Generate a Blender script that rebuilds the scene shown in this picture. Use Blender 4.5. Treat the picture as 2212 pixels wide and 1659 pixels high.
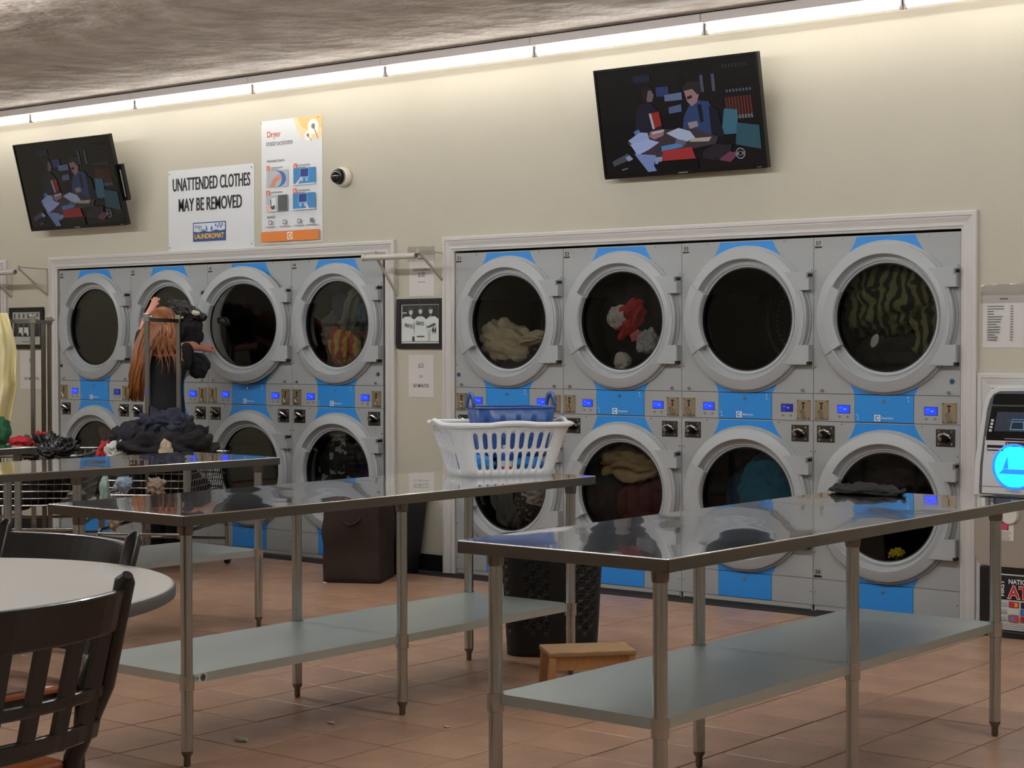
import bpy, bmesh, math, random
from mathutils import Vector, Matrix, noise
PI = math.pi
for o in list(bpy.data.objects): bpy.data.objects.remove(o)
S = bpy.context.scene
COL = S.collection

# ------------------------------------------------------------------ camera
CAM = Vector((6.8755, -8.0378, 1.3568)); YAW, PITCH, ROLL, FPX = -0.676, -0.0216, -0.0013, 3842.18
fw = Vector((math.sin(YAW)*math.cos(PITCH), math.cos(YAW)*math.cos(PITCH), math.sin(PITCH)))
rt = Vector((math.cos(YAW), -math.sin(YAW), 0)); up = rt.cross(fw)
r2 = rt*math.cos(ROLL) + up*math.sin(ROLL); u2 = up*math.cos(ROLL) - rt*math.sin(ROLL)
cd = bpy.data.cameras.new('camera'); cam = bpy.data.objects.new('camera', cd); COL.objects.link(cam)
cd.sensor_width = 36; cd.sensor_fit = 'HORIZONTAL'; cd.lens = 36*FPX/2212; cd.clip_start = 0.05; cd.clip_end = 60
cam.matrix_world = Matrix(((r2.x, u2.x, -fw.x, CAM.x), (r2.y, u2.y, -fw.y, CAM.y), (r2.z, u2.z, -fw.z, CAM.z), (0, 0, 0, 1)))
S.camera = cam
# ------------------------------------------------------------------ world, exposure
w = bpy.data.worlds.new('world'); S.world = w; w.use_nodes = True
w.node_tree.nodes['Background'].inputs[0].default_value = (0.9, 0.93, 1.0, 1); w.node_tree.nodes['Background'].inputs[1].default_value = 0.02
S.view_settings.view_transform = 'Standard'; S.view_settings.look = 'None'; S.view_settings.gamma = 1; S.view_settings.use_curve_mapping = False
S.view_settings.exposure = 0.0
TUBE_W = 13.5        # radiance of the tubes of the strip by the wall
ROOM_W = 95.0         # radiance of the other strips in the room

# ------------------------------------------------------------------ materials
def C(r, g, b):
    f = lambda c: ((c/255+0.055)/1.055)**2.4 if c > 10 else c/255/12.92
    return (f(r), f(g), f(b), 1)
MATS = {}
def mat(name, col, rough=0.5, metal=0.0, spec=0.5, bump=0.0, bscale=40.0, var=0.0, vscale=3.0, emit=0.0, rnd=0.0, coat=0.0, aniso=None):
    if name in MATS: return MATS[name]
    m = bpy.data.materials.new(name); m.use_nodes = True; nt = m.node_tree; b = nt.nodes['Principled BSDF']
    b.inputs['Base Color'].default_value = col; b.inputs['Roughness'].default_value = rough; b.inputs['Metallic'].default_value = metal
    b.inputs['Specular IOR Level'].default_value = spec; b.inputs['Coat Weight'].default_value = coat
    if emit:
        b.inputs['Emission Color'].default_value = col; b.inputs['Emission Strength'].default_value = emit
    if bump or var:
        tc = nt.nodes.new('ShaderNodeTexCoord')
    if var or rnd:
        last = col
        mx = nt.nodes.new('ShaderNodeMixRGB'); mx.blend_type = 'MULTIPLY'; mx.inputs[0].default_value = 1; mx.inputs[1].default_value = col
        if var:
            n = nt.nodes.new('ShaderNodeTexNoise'); n.inputs['Scale'].default_value = vscale; n.inputs['Detail'].default_value = 5
            if aniso:
                mp = nt.nodes.new('ShaderNodeMapping'); mp.inputs['Scale'].default_value = aniso
                nt.links.new(tc.outputs['Object'], mp.inputs[0]); nt.links.new(mp.outputs[0], n.inputs['Vector'])
            else: nt.links.new(tc.outputs['Object'], n.inputs['Vector'])
            mr = nt.nodes.new('ShaderNodeMapRange'); mr.inputs[1].default_value = 0.25; mr.inputs[2].default_value = 0.75
            mr.inputs[3].default_value = 1-var; mr.inputs[4].default_value = 1+var
            nt.links.new(n.outputs[0], mr.inputs[0]); src = mr.outputs[0]
        if rnd:
            oi = nt.nodes.new('ShaderNodeObjectInfo'); mr2 = nt.nodes.new('ShaderNodeMapRange'); mr2.inputs[3].default_value = 1-rnd; mr2.inputs[4].default_value = 1+rnd
            nt.links.new(oi.outputs['Random'], mr2.inputs[0])
            if var:
                mu = nt.nodes.new('ShaderNodeMath'); mu.operation = 'MULTIPLY'; nt.links.new(src, mu.inputs[0]); nt.links.new(mr2.outputs[0], mu.inputs[1]); src = mu.outputs[0]
            else: src = mr2.outputs[0]
        nt.links.new(src, mx.inputs[2]); nt.links.new(mx.outputs[0], b.inputs['Base Color'])
    if bump:
        n2 = nt.nodes.new('ShaderNodeTexNoise'); n2.inputs['Scale'].default_value = bscale; n2.inputs['Detail'].default_value = 3
        nt.links.new(tc.outputs['Object'], n2.inputs['Vector'])
        bp = nt.nodes.new('ShaderNodeBump'); bp.inputs['Strength'].default_value = bump; bp.inputs['Distance'].default_value = 0.02
        nt.links.new(n2.outputs[0], bp.inputs['Height']); nt.links.new(bp.outputs[0], b.inputs['Normal'])
    MATS[name] = m
    return m
def glass_mat(name, tint, gloss=0.06, rough=0.02):
    m = bpy.data.materials.new(name); m.use_nodes = True; nt = m.node_tree; nt.nodes.clear()
    out = nt.nodes.new('ShaderNodeOutputMaterial'); mix = nt.nodes.new('ShaderNodeMixShader')
    tr = nt.nodes.new('ShaderNodeBsdfTransparent'); tr.inputs[0].default_value = tint
    gl = nt.nodes.new('ShaderNodeBsdfGlossy'); gl.inputs['Roughness'].default_value = rough
    lw = nt.nodes.new('ShaderNodeLayerWeight'); lw.inputs[0].default_value = 0.35
    mr = nt.nodes.new('ShaderNodeMapRange'); mr.inputs[3].default_value = gloss*0.6; mr.inputs[4].default_value = max(.22, gloss)
    nt.links.new(lw.outputs['Fresnel'], mr.inputs[0]); nt.links.new(mr.outputs[0], mix.inputs[0])
    nt.links.new(tr.outputs[0], mix.inputs[1]); nt.links.new(gl.outputs[0], mix.inputs[2]); nt.links.new(mix.outputs[0], out.inputs[0])
    return m
def print_mat(name, emit=0.0, rough=0.5):
    m = bpy.data.materials.new(name); m.use_nodes = True; nt = m.node_tree; b = nt.nodes['Principled BSDF']
    a = nt.nodes.new('ShaderNodeVertexColor'); a.layer_name = 'Col'
    b.inputs['Roughness'].default_value = rough
    if emit:
        b.inputs['Base Color'].default_value = (0.004, 0.004, 0.005, 1)
        nt.links.new(a.outputs[0], b.inputs['Emission Color']); b.inputs['Emission Strength'].default_value = emit
    else: nt.links.new(a.outputs[0], b.inputs['Base Color'])
    return m
PRINT = print_mat('print_ink'); SCREEN = print_mat('screen_light', 0.62, 0.15)

# ------------------------------------------------------------------ mesh builder
class MB:
    def __init__(s): s.v = []; s.f = []
    def add(s, vs, fs):
        n = len(s.v); s.v += [tuple(q) for q in vs]; s.f += [tuple(n+i for i in f) for f in fs]; return s
    def box(s, x0, x1, y0, y1, z0, z1):
        return s.add([(x0,y0,z0),(x1,y0,z0),(x1,y1,z0),(x0,y1,z0),(x0,y0,z1),(x1,y0,z1),(x1,y1,z1),(x0,y1,z1)],
                     [(3,2,1,0),(4,5,6,7),(0,1,5,4),(1,2,6,5),(2,3,7,6),(3,0,4,7)])
    def bar(s, p, q, wx, wz):            # square bar between two points
        p = Vector(p); q = Vector(q); d = (q-p).normalized(); h = Vector((0,0,1)) if abs(d.z) < 0.9 else Vector((0,1,0))
        a = d.cross(h).normalized()*wx/2; b = a.cross(d).normalized()*wz/2
        return s.add([p-a-b,p+a-b,p+a+b,p-a+b,q-a-b,q+a-b,q+a+b,q-a+b], [(3,2,1,0),(4,5,6,7),(0,1,5,4),(1,2,6,5),(2,3,7,6),(3,0,4,7)])
    def cyl(s, p, q, r, r1=None, n=14, caps=True):
        p = Vector(p); q = Vector(q); r1 = r if r1 is None else r1
        d = (q-p).normalized(); h = Vector((0,0,1)) if abs(d.z) < 0.9 else Vector((1,0,0))
        a = d.cross(h).normalized(); b = d.cross(a)
        vs = []
        for k in range(n):
            t = 2*PI*k/n; e = a*math.cos(t)+b*math.sin(t); vs += [p+e*r, q+e*r1]
        fs = [(2*k, 2*((k+1)%n), 2*((k+1)%n)+1, 2*k+1) for k in range(n)]
        if caps: fs += [tuple(2*k for k in range(n))[::-1], tuple(2*k+1 for k in range(n))]
        return s.add(vs, fs)
    def tube(s, pts, r, n=8, closed=False):
        pts = [Vector(p) for p in pts]; m = len(pts); rings = []; prev = None
        for i in range(m):
            if closed: d = pts[(i+1)%m]-pts[i-1]
            else: d = pts[min(i+1, m-1)]-pts[max(i-1, 0)]
            d.normalize()
            if prev is None:
                h = Vector((0,0,1)) if abs(d.z) < 0.9 else Vector((1,0,0)); a = d.cross(h).normalized()
            else: a = (prev - d*prev.dot(d)).normalized()
            prev = a; b = d.cross(a); rr = r[i] if isinstance(r, (list, tuple)) else r
            rings.append([pts[i]+(a*math.cos(2*PI*k/n)+b*math.sin(2*PI*k/n))*rr for k in range(n)])
        vs = [v for g in rings for v in g]; fs = []
        for i in range(m if closed else m-1):
            j = (i+1) % m
            fs += [(i*n+k, i*n+(k+1)%n, j*n+(k+1)%n, j*n+k) for k in range(n)]
        if not closed: fs += [tuple(range(n))[::-1], tuple((m-1)*n+k for k in range(n))]
        return s.add(vs, fs)
    def lathe_y(s, prof, cx, cz, n=56, t0=0.0, t1=2*PI, close=False, y0=0.0):
        # prof: (r, a); the axis is Y, 'a' points to -Y
        full = abs(t1-t0-2*PI) < 1e-6; m = n if full else n+1; k = len(prof); vs = []
        for i in range(m):
            t = t0+(t1-t0)*i/n
            for r, a in prof: vs.append((cx+r*math.cos(t), y0-a, cz+r*math.sin(t)))
        fs = []
        for i in range(n):
            j = (i+1) % m
            for q in range(k if close else k-1):
                q2 = (q+1) % k; fs.append((i*k+q, j*k+q, j*k+q2, i*k+q2))
        if close and not full: fs += [tuple(range(k))[::-1], tuple((m-1)*k+q for q in range(k))]
        return s.add(vs, fs)
    def lathe_z(s, prof, cx, cy, n=32, close=False):
        k = len(prof); vs = []
        for i in range(n):
            t = 2*PI*i/n
            for r, z in prof: vs.append((cx+r*math.cos(t), cy+r*math.sin(t), z))
        fs = []
        for i in range(n):
            j = (i+1) % n
            for q in range(k if close else k-1):
                q2 = (q+1) % k; fs.append((i*k+q, j*k+q, j*k+q2, i*k+q2))
        return s.add(vs, fs)
    def prism(s, poly, y0, y1):          # polygon in XZ, extruded along Y (y0 is the front)
        n = len(poly); vs = [(x, y0, z) for x, z in poly]+[(x, y1, z) for x, z in poly]
        return s.add(vs, [tuple(range(n)), tuple(range(2*n-1, n-1, -1))]+[(i, (i+1)%n, n+(i+1)%n, n+i)[::-1] for i in range(n)])
    def prism_z(s, poly, z0, z1):
        n = len(poly); vs = [(x, y, z0) for x, y in poly]+[(x, y, z1) for x, y in poly]
        return s.add(vs, [tuple(range(n))[::-1], tuple(range(n, 2*n))]+[(i, (i+1)%n, n+(i+1)%n, n+i) for i in range(n)])
    def ball(s, c, r, nu=16, nv=10):
        c = Vector(c); r = r if isinstance(r, (tuple, list, Vector)) else (r, r, r); vs = []; fs = []
        for j in range(nv+1):
            t = PI*j/nv
            for i in range(nu):
                u = 2*PI*i/nu; vs.append((c.x+r[0]*math.sin(t)*math.cos(u), c.y+r[1]*math.sin(t)*math.sin(u), c.z+r[2]*math.cos(t)))
        for j in range(nv):
            for i in range(nu): fs.append((j*nu+i, (j+1)*nu+i, (j+1)*nu+(i+1)%nu, j*nu+(i+1)%nu))
        return s.add(vs, fs)
    def mesh(s, name, m, smooth=False):
        me = bpy.data.meshes.new(name); me.from_pydata(s.v, [], s.f); me.validate()
        bm = bmesh.new(); bm.from_mesh(me); bmesh.ops.remove_doubles(bm, verts=bm.verts, dist=1e-6); bmesh.ops.recalc_face_normals(bm, faces=bm.faces); bm.to_mesh(me); bm.free()
        me.materials.append(m)
        if smooth: me.shade_auto(me) if False else me.polygons.foreach_set('use_smooth', [True]*len(me.polygons))
        return me
    def build(s, name, m, parent=None, smooth=False, bevel=0.0, angle=None, solid=0.0):
        o = bpy.data.objects.new(name, s.mesh(name, m, smooth)); COL.objects.link(o); o.parent = parent
        if solid:
            md = o.modifiers.new('solid', 'SOLIDIFY'); md.thickness = solid; md.offset = 0
        if bevel:
            md = o.modifiers.new('bevel', 'BEVEL'); md.width = bevel; md.segments = 2; md.limit_method = 'ANGLE'; md.angle_limit = 0.6
        if smooth:
            try: o.data.set_sharp_from_angle(angle=angle or 0.7)
            except Exception: pass
        return o
def box(*a): return MB().box(*a)
def thing(name, label, cat, loc=(0,0,0), rz=0.0, group=None):
    o = bpy.data.objects.new(name, None); COL.objects.link(o); o.empty_display_size = 0.1
    o.location = loc; o.rotation_euler = (0, 0, rz); tag(o, label, cat, group); return o
def tag(o, label=None, cat=None, group=None, kind=None):
    if label: o['label'] = label
    if cat: o['category'] = cat
    if group: o['group'] = group
    if kind: o['kind'] = kind
    return o
def copy_tree(o, parent=None):
    c = o.copy(); COL.objects.link(c); c.parent = parent
    for ch in list(o.children): copy_tree(ch, c)
    return c
def struct(o): o['kind'] = 'structure'; return o

# flat print: coloured polygons stacked by a fraction of a millimetre, facing -Y (u to the right, v up)
_txt = {}
def text_polys(t, bold=0.0, spacing=1.0):
    key = (t, bold, spacing)
    if key not in _txt:
        c = bpy.data.curves.new('t', 'FONT'); c.body = t; c.size = 1; c.offset = bold; c.resolution_u = 3; c.fill_mode = 'FRONT'; c.space_character = spacing
        o = bpy.data.objects.new('t', c); COL.objects.link(o); me = bpy.data.meshes.new_from_object(o)
        vs = [(v.co.x, v.co.y) for v in me.vertices]; fs = [tuple(p.vertices) for p in me.polygons]
        bpy.data.objects.remove(o); bpy.data.curves.remove(c); bpy.data.meshes.remove(me); _txt[key] = (vs, fs)
    return _txt[key]
class Print:
    def __init__(s, step=0.00025): s.v = []; s.f = []; s.c = []; s.l = 0; s.step = step
    def poly(s, pts, col):
        n = len(s.v); s.l += 1; s.v += [(u, -s.l*s.step, v) for u, v in pts]; s.f.append(tuple(range(n, n+len(pts)))); s.c.append(col); return s
    def rect(s, u0, u1, v0, v1, col): return s.poly([(u0,v0),(u1,v0),(u1,v1),(u0,v1)], col)
    def disc(s, u, v, r, col, n=20, ry=None, t0=0, t1=2*PI):
        return s.poly([(u+r*math.cos(t0+(t1-t0)*k/n), v+(ry or r)*math.sin(t0+(t1-t0)*k/n)) for k in range(n)], col)
    def ring(s, u, v, r0, r1, col, n=20):
        m = len(s.v); s.l += 1
        for k in range(n):
            t = 2*PI*k/n
            s.v += [(u+r0*math.cos(t), -s.l*s.step, v+r0*math.sin(t)), (u+r1*math.cos(t), -s.l*s.step, v+r1*math.sin(t))]
        for k in range(n):
            j = (k+1) % n; s.f.append((m+2*k, m+2*k+1, m+2*j+1, m+2*j)); s.c.append(col)
        return s
    def text(s, t, u, v, h, col, width=None, bold=0.0, align='c', rot=0.0):
        # h = capital height, (u, v) = left / centre of the base line, width = forced total width
        vs, fs = text_polys(t, bold)
        if not vs: return s
        x0 = min(a for a, b in vs); x1 = max(a for a, b in vs); k = h/0.73
        kx = (width/(x1-x0)) if width else k
        off = u-(x0+x1)/2*kx if align == 'c' else u-x0*kx
        s.l += 1; n = len(s.v); ca, sa = math.cos(rot), math.sin(rot)
        for a, b in vs:
            X = a*kx+off-u; Y = b*k; s.v.append((u+X*ca-Y*sa, -s.l*s.step, v+X*sa+Y*ca))
        for f in fs: s.f.append(tuple(n+i for i in f)); s.c.append(col)
        return s
    def build(s, name, parent=None, m=None):
        me = bpy.data.meshes.new(name); me.from_pydata(s.v, [], s.f)
        a = me.color_attributes.new('Col', 'FLOAT_COLOR', 'CORNER')
        for p, c in zip(me.polygons, s.c):
            for li in p.loop_indices: a.data[li].color = c
        bm = bmesh.new(); bm.from_mesh(me)
        for fc in bm.faces:
            if fc.normal.y > 0: fc.normal_flip()
        bm.to_mesh(me); bm.free()
        me.materials.append(m or PRINT)
        o = bpy.data.objects.new(name, me); COL.objects.link(o); o.parent = parent; return o

# crumpled cloth: a sphere pushed into folds by ridged noise
_ico = {}
def ico(level):
    if level not in _ico:
        bm = bmesh.new(); bmesh.ops.create_icosphere(bm, subdivisions=level, radius=1); bm.verts.ensure_lookup_table()
        _ico[level] = ([tuple(v.co) for v in bm.verts], [tuple(v.index for v in f.verts) for f in bm.faces]); bm.free()
    return _ico[level]
def cloth(name, label, cat, c, size, m, seed=0, amp=0.35, freq=1.6, level=5, clamp=None, group=None, rot=0.0, parent=None, floor=None):
    vs, fs = ico(level); rnd = random.Random(seed); off = Vector((rnd.uniform(-50,50), rnd.uniform(-50,50), rnd.uniform(-50,50)))
    c = Vector(c); ca, sa = math.cos(rot), math.sin(rot); out = []
    gm = (size[0]*size[1]*size[2])**(1/3)
    st = Vector((rnd.uniform(.6,1.5), rnd.uniform(.6,1.5), rnd.uniform(.6,1.5)))
    for v in vs:
        p = Vector(v); q = Vector((p.x*st.x, p.y*st.y, p.z*st.z))*freq+off
        wv = noise.noise_vector(q*0.8)*0.45; q2 = q+wv
        h = 0.0; a = 1.0; fr = 1.0
        for o in range(3):
            h += a*(2.0*abs(noise.noise(q2*fr))-0.5); a *= 0.36; fr *= 2.0
        r = 1+0.35*amp*noise.noise(q*0.6); nn = Vector((p.x/size[0], p.y/size[1], p.z/size[2])).normalized()*(gm*amp*h*0.62)
        x = p.x*r*size[0]+nn.x; y = p.y*r*size[1]+nn.y; z = p.z*r*size[2]+nn.z
        x, z = x*ca-z*sa, x*sa+z*ca
        P = Vector((x, y, z))+c
        if clamp:
            cx, cz, rr, y0, y1 = clamp; dx = P.x-cx; dz = P.z-cz; d = math.hypot(dx, dz)
            if d > rr: P.x = cx+dx*rr/d; P.z = cz+dz*rr/d
            P.y = min(max(P.y, y0+0.006*noise.noise(P*30)), y1)
        if floor is not None: P.z = max(P.z, floor)
        out.append(P)
    base = Vector((c.x, c.y, min(P.z for P in out)))
    me = bpy.data.meshes.new(name); me.from_pydata([tuple(P-base) for P in out], [], fs)
    me.polygons.foreach_set('use_smooth', [True]*len(me.polygons)); me.materials.append(m)
    o = bpy.data.objects.new(name, me); COL.objects.link(o); o.location = base
    if parent: o.parent = parent
    else: tag(o, label, cat, group)
    return o
def px_at(x, y, depth):                  # a point seen at photo pixel x, y at a given depth along the view
    return CAM + (fw + r2*((x-1106)/FPX) - u2*((y-829.5)/FPX))*depth

# palette
PAINT = mat('cream_wall_paint', C(187,182,165), 0.62, bump=0.05, bscale=120, var=0.03, vscale=1.2)
TRIM = mat('white_trim_paint', C(198,195,191), 0.42)
GREY = mat('dryer_grey_paint', C(158,161,161), 0.38, var=0.03, vscale=2, bump=0.03, bscale=400)
GREYD = mat('door_grey_plastic', C(164,168,170), 0.40)
BLUE = mat('dryer_blue_paint', C(44,140,222), 0.36)
DARK = mat('gap_shade', C(10,10,10), 0.8)  # flat black standing in for the shade inside gaps
BLACKP = mat('black_plastic', C(16,16,17), 0.42)
CHROME = mat('chrome', C(200,200,198), 0.16, 1.0)
DCHROME = mat('dull_steel', C(120,116,110), 0.3, 1.0)
BRASS = mat('coin_plate_steel', C(168,152,124), 0.36, 0.75)
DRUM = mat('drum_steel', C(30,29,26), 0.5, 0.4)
# ================================================================== the room
RX0, RX1, RY0, CEIL = -6.2, 9.6, -10.6, 3.06
GROUP1, GROUP2 = -3.786, 0.0
# floor slab and quarry tiles
TX, TY, TS = 3.0994, -3.3136, 0.3147
GROUT = mat('dark_grout', C(34,27,23), 0.9)
TILE = mat('brown_quarry_tile', C(172,137,112), 0.34, bump=0.12, bscale=26, var=0.20, vscale=5, rnd=0.06, aniso=(1,1,1))
floor = struct(box(RX0, RX1, RY0, 0.0, -0.12, -0.0065).build('floor', GROUT)); floor['label'] = 'brown quarry tile floor with dark grout lines'
tb = MB(); h = TS/2-0.0032; hi = h-0.0020
tb.add([(-h,-h,-0.009),(h,-h,-0.009),(h,h,-0.009),(-h,h,-0.009),(-h,-h,-0.0016),(h,-h,-0.0016),(h,h,-0.0016),(-h,h,-0.0016),(-hi,-hi,0),(hi,-hi,0),(hi,hi,0),(-hi,hi,0)],
       [(0,1,5,4),(1,2,6,5),(2,3,7,6),(3,0,4,7),(4,5,9,8),(5,6,10,9),(6,7,11,10),(7,4,8,11),(8,9,10,11)])
tile_me = tb.mesh('floor_tile', TILE)
def project(P):
    d = Vector(P)-CAM; z = d.dot(fw); return (1106+FPX*d.dot(r2)/z, 829.5-FPX*d.dot(u2)/z, z)
seen = []; rest = MB()
rnd = random.Random(4)
for i in range(-32, 22):
    for j in range(-25, 12):
        x, y = TX+(i+.5)*TS, TY+(j+.5)*TS
        if not (RX0 < x-h and x+h < RX1 and RY0 < y-h and y+h < 0.02): continue
        inview = False
        z = (Vector((x,y,0))-CAM).dot(fw)
        if z > 0.6:
            a = [project((x+sx*h, y+sy*h, 0)) for sx in (-1,1) for sy in (-1,1)]
            inview = any(-20 < q[0] < 2232 and 1100 < q[1] < 1690 for q in a)
        if inview: seen.append((z, x, y))
        else: rest.box(x-h, x+h, y-h, y+h, -0.009, 0)
seen.sort()
for k, (z, x, y) in enumerate(seen):
    if k < 290:
        o = bpy.data.objects.new('floor_tile', tile_me); COL.objects.link(o); o.parent = floor; o.location = (x, y, rnd.uniform(-0.0006, 0.0006)); o.rotation_euler = (rnd.uniform(-.0016,.0016), rnd.uniform(-.0016,.0016), 0)
    else: rest.box(x-h, x+h, y-h, y+h, -0.006, 0)
tag(rest.build('floor_tiles', TILE, floor), kind='stuff')
# ceiling
m = bpy.data.materials.new('mottled_ceiling'); m.use_nodes = True; nt = m.node_tree; b = nt.nodes['Principled BSDF']; b.inputs['Roughness'].default_value = 0.55
tc = nt.nodes.new('ShaderNodeTexCoord'); mp = nt.nodes.new('ShaderNodeMapping'); mp.inputs['Scale'].default_value = (1.0, 1.0, 1.0)
n1 = nt.nodes.new('ShaderNodeTexNoise'); n1.inputs['Scale'].default_value = 2.6; n1.inputs['Detail'].default_value = 7; n1.inputs['Roughness'].default_value = 0.62
cr = nt.nodes.new('ShaderNodeValToRGB'); cr.color_ramp.elements[0].position = 0.3; cr.color_ramp.elements[0].color = C(158,142,128); cr.color_ramp.elements[1].position = 0.72; cr.color_ramp.elements[1].color = C(216,204,190)
n2 = nt.nodes.new('ShaderNodeTexNoise'); n2.inputs['Scale'].default_value = 3.4; n2.inputs['Detail'].default_value = 4
bp = nt.nodes.new('ShaderNodeBump'); bp.inputs['Strength'].default_value = 0.55; bp.inputs['Distance'].default_value = 0.09
nt.links.new(tc.outputs['Object'], mp.inputs[0]); nt.links.new(mp.outputs[0], n1.inputs['Vector']); nt.links.new(mp.outputs[0], n2.inputs['Vector'])
nt.links.new(n1.outputs[0], cr.inputs[0]); nt.links.new(cr.outputs[0], b.inputs['Base Color']); nt.links.new(n2.outputs[0], bp.inputs['Height']); nt.links.new(bp.outputs[0], b.inputs['Normal'])
CEILM = m
struct(box(RX0-.1, RX1+.1, RY0-.1, 0.12, CEIL, CEIL+0.1).build('ceiling', CEILM))
# back wall with the two dryer openings and one more at the far left
wb = MB(); OT = 1.918
OPEN = [(-6.0, -4.49), (-3.802, -0.560), (-0.004, 3.206)]
xs = RX0
for a, c in OPEN:
    if a > xs: wb.box(xs, a, 0, 0.12, 0, OT)
    xs = c
wb.box(xs, RX1, 0, 0.12, 0, OT); wb.box(RX0, RX1, 0, 0.12, OT, CEIL)
struct(wb.build('wall_back', PAINT))
struct(box(RX0, RX1, 1.0, 1.04, 0, 2.1).build('dark_backing', DARK))  # black sheet added behind the openings so the gaps round the dryers look dark
struct(box(RX0-0.1, RX0, RY0, 0.12, 0, CEIL).build('wall_left', PAINT))
struct(box(RX1, RX1+0.1, RY0, 0.12, 0, CEIL).build('wall_right', PAINT))
struct(box(RX0-.1, RX1+.1, RY0-0.1, RY0, 0, CEIL).build('wall_front', PAINT))
struct(box(-0.478, -0.084, -0.012, 0, 0, 0.100).build('baseboard_pier', BLACKP))
struct(box(-4.40, -3.90, -0.012, 0, 0, 0.100).build('baseboard_left', BLACKP))
struct(box(3.80, RX1, -0.012, 0, 0, 0.100).build('baseboard_right', BLACKP))
# casings: a moulding profile (distance from the opening, depth) swept with mitred corners
PROF = [(-0.001,0.0),(-0.001,0.010),(0.010,0.013),(0.014,0.018),(0.030,0.014),(0.052,0.020),(0.058,0.020),(0.062,0.026),(0.078,0.026),(0.084,0.022),(0.084,0.0)]
def casing(name, x0, x1, z1, left=True, right=True, z0=0.0):
    nodes = [((x0, z0), (-1, 0)), ((x0, z1), (-1, 1)), ((x1, z1), (1, 1)), ((x1, z0), (1, 0))]
    if not left: nodes = nodes[1:]; nodes[0] = ((x0, z1), (0, 1))
    if not right: nodes = nodes[:-1]; nodes[-1] = ((x1, z1), (0, 1))
    mb = MB(); k = len(PROF); vs = []
    for (x, z), (dx, dz) in nodes: vs += [(x+dx*d, -a, z+dz*d) for d, a in PROF]
    fs = [(i*k+q, (i+1)*k+q, (i+1)*k+q+1, i*k+q+1) for i in range(len(nodes)-1) for q in range(k-1)]
    fs += [tuple(range(k)), tuple((len(nodes)-1)*k+q for q in range(k))]
    return struct(mb.add(vs, fs).build(name, TRIM))
casing('trim_1', -3.802, -0.560, OT); casing('trim_2', -0.004, 3.206, OT); casing('trim_3', -6.0, -4.49, OT)
casing('trim_4', 3.378, 4.3, 1.139)
struct(box(3.378, 4.3, 0.0, 0.004, 0, 1.139).build('wall_panel', TRIM))

# ================================================================== lights
LIGHTM = mat('tube_glow', (1.0, 0.965, 0.905, 1), 0.3, emit=TUBE_W)
ROOMM = mat('room_tube_glow', (0.95, 0.985, 1.0, 1), 0.3, emit=ROOM_W)
ROOMM2 = mat('far_room_tube_glow', (0.95, 0.985, 1.0, 1), 0.3, emit=ROOM_W*0.35)
CHAN = mat('white_enamel_channel', C(196,186,182), 0.35)
def strip_light(x0, x1, y, label, group, tube_m):
    t = thing('fluorescent_light', label, 'light', ((x0+x1)/2, y, CEIL), 0, group); L = (x1-x0)/2
    box(-L+.001, L-.001, -0.055, 0.055, -0.052, -0.006).build('channel', CHAN, t, bevel=0.004)
    box(-L+.001, L-.001, -0.048, 0.048, -0.007, 0.0).build('shadow_gap', DARK, t)  # dark strip put in as the shadow line between channel and ceiling
    for s in (-1, 1):
        e = MB().box(s*L-s*0.004-0.009, s*L-s*0.004+0.009, -0.014, 0.014, -0.088, -0.052); e.box(s*L-s*.013-0.008, s*L-s*.013+0.008, -0.012, 0.012, -0.108, -0.086)
        e.build('socket', CHAN, t, bevel=0.002)
    MB().cyl((-L+.022, 0, -0.082), (L-.022, 0, -0.082), 0.0185, n=14).build('tube', tube_m, t, smooth=True)
    return t
SX = [-6.07, -4.91, -3.76, -2.61, -1.46, -0.32, 0.80, 1.91, 3.02, 4.13, 5.24]
where = {3:'above the left television', 2:'at the left edge, left of the television', 4:'above the unattended clothes sign', 5:'above the dome camera', 6:'between the dome camera and the right television',
         7:'above the right television', 8:'right of the right television'}
for i in range(len(SX)-1):
    strip_light(SX[i], SX[i+1], -0.25, 'bare fluorescent tube light '+where.get(i, 'beyond the visible row'), 'strip lights along the dryer wall', LIGHTM)
for iy, y in enumerate((-3.05, -7.6)):
    for i in range(5):
        strip_light(-5.2+i*2.8, -3.0+i*2.8, y, 'bare fluorescent strip light over the room, out of the picture', 'strip lights over the room', ROOMM if iy == 0 else ROOMM2)
# ================================================================== stacked dryers
UW = 0.8
def arc(cx, cz, r, t0, t1, n): return [(cx+r*math.cos(math.radians(t0+(t1-t0)*k/n)), cz+r*math.sin(math.radians(t0+(t1-t0)*k/n))) for k in range(n+1)]
def plate_hole(x0, x1, z0, z1, cx, cz, r, y0, y1, n=64):
    mb = MB(); 
    def ray(t):
        c, s = math.cos(t), math.sin(t); k = 1e9
        if c > 1e-9: k = min(k, (x1-cx)/c)
        if c < -1e-9: k = min(k, (x0-cx)/c)
        if s > 1e-9: k = min(k, (z1-cz)/s)
        if s < -1e-9: k = min(k, (z0-cz)/s)
        return cx+c*k, cz+s*k
    ts = sorted([2*PI*k/n for k in range(n)]+[math.atan2(z-cz, x-cx) % (2*PI) for x in (x0, x1) for z in (z0, z1)])
    m = len(ts); vs = []
    for t in ts:
        ox, oz = ray(t); ix, iz = cx+r*math.cos(t), cz+r*math.sin(t)
        vs += [(ix, y0, iz), (ox, y0, oz), (ox, y1, oz), (ix, y1, iz)]
    fs = []
    for i in range(m):
        j = (i+1) % m
        for q in range(4): fs.append((4*i+q, 4*j+q, 4*j+(q+1)%4, 4*i+(q+1)%4))
    return mb.add(vs, fs)
DOORGLASS = glass_mat('door_glass', (0.74, 0.74, 0.73, 1), 0.02)
LCD = mat('blue_display', (0.012, 0.05, 1.0, 1), 0.2, emit=1.0)
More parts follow.
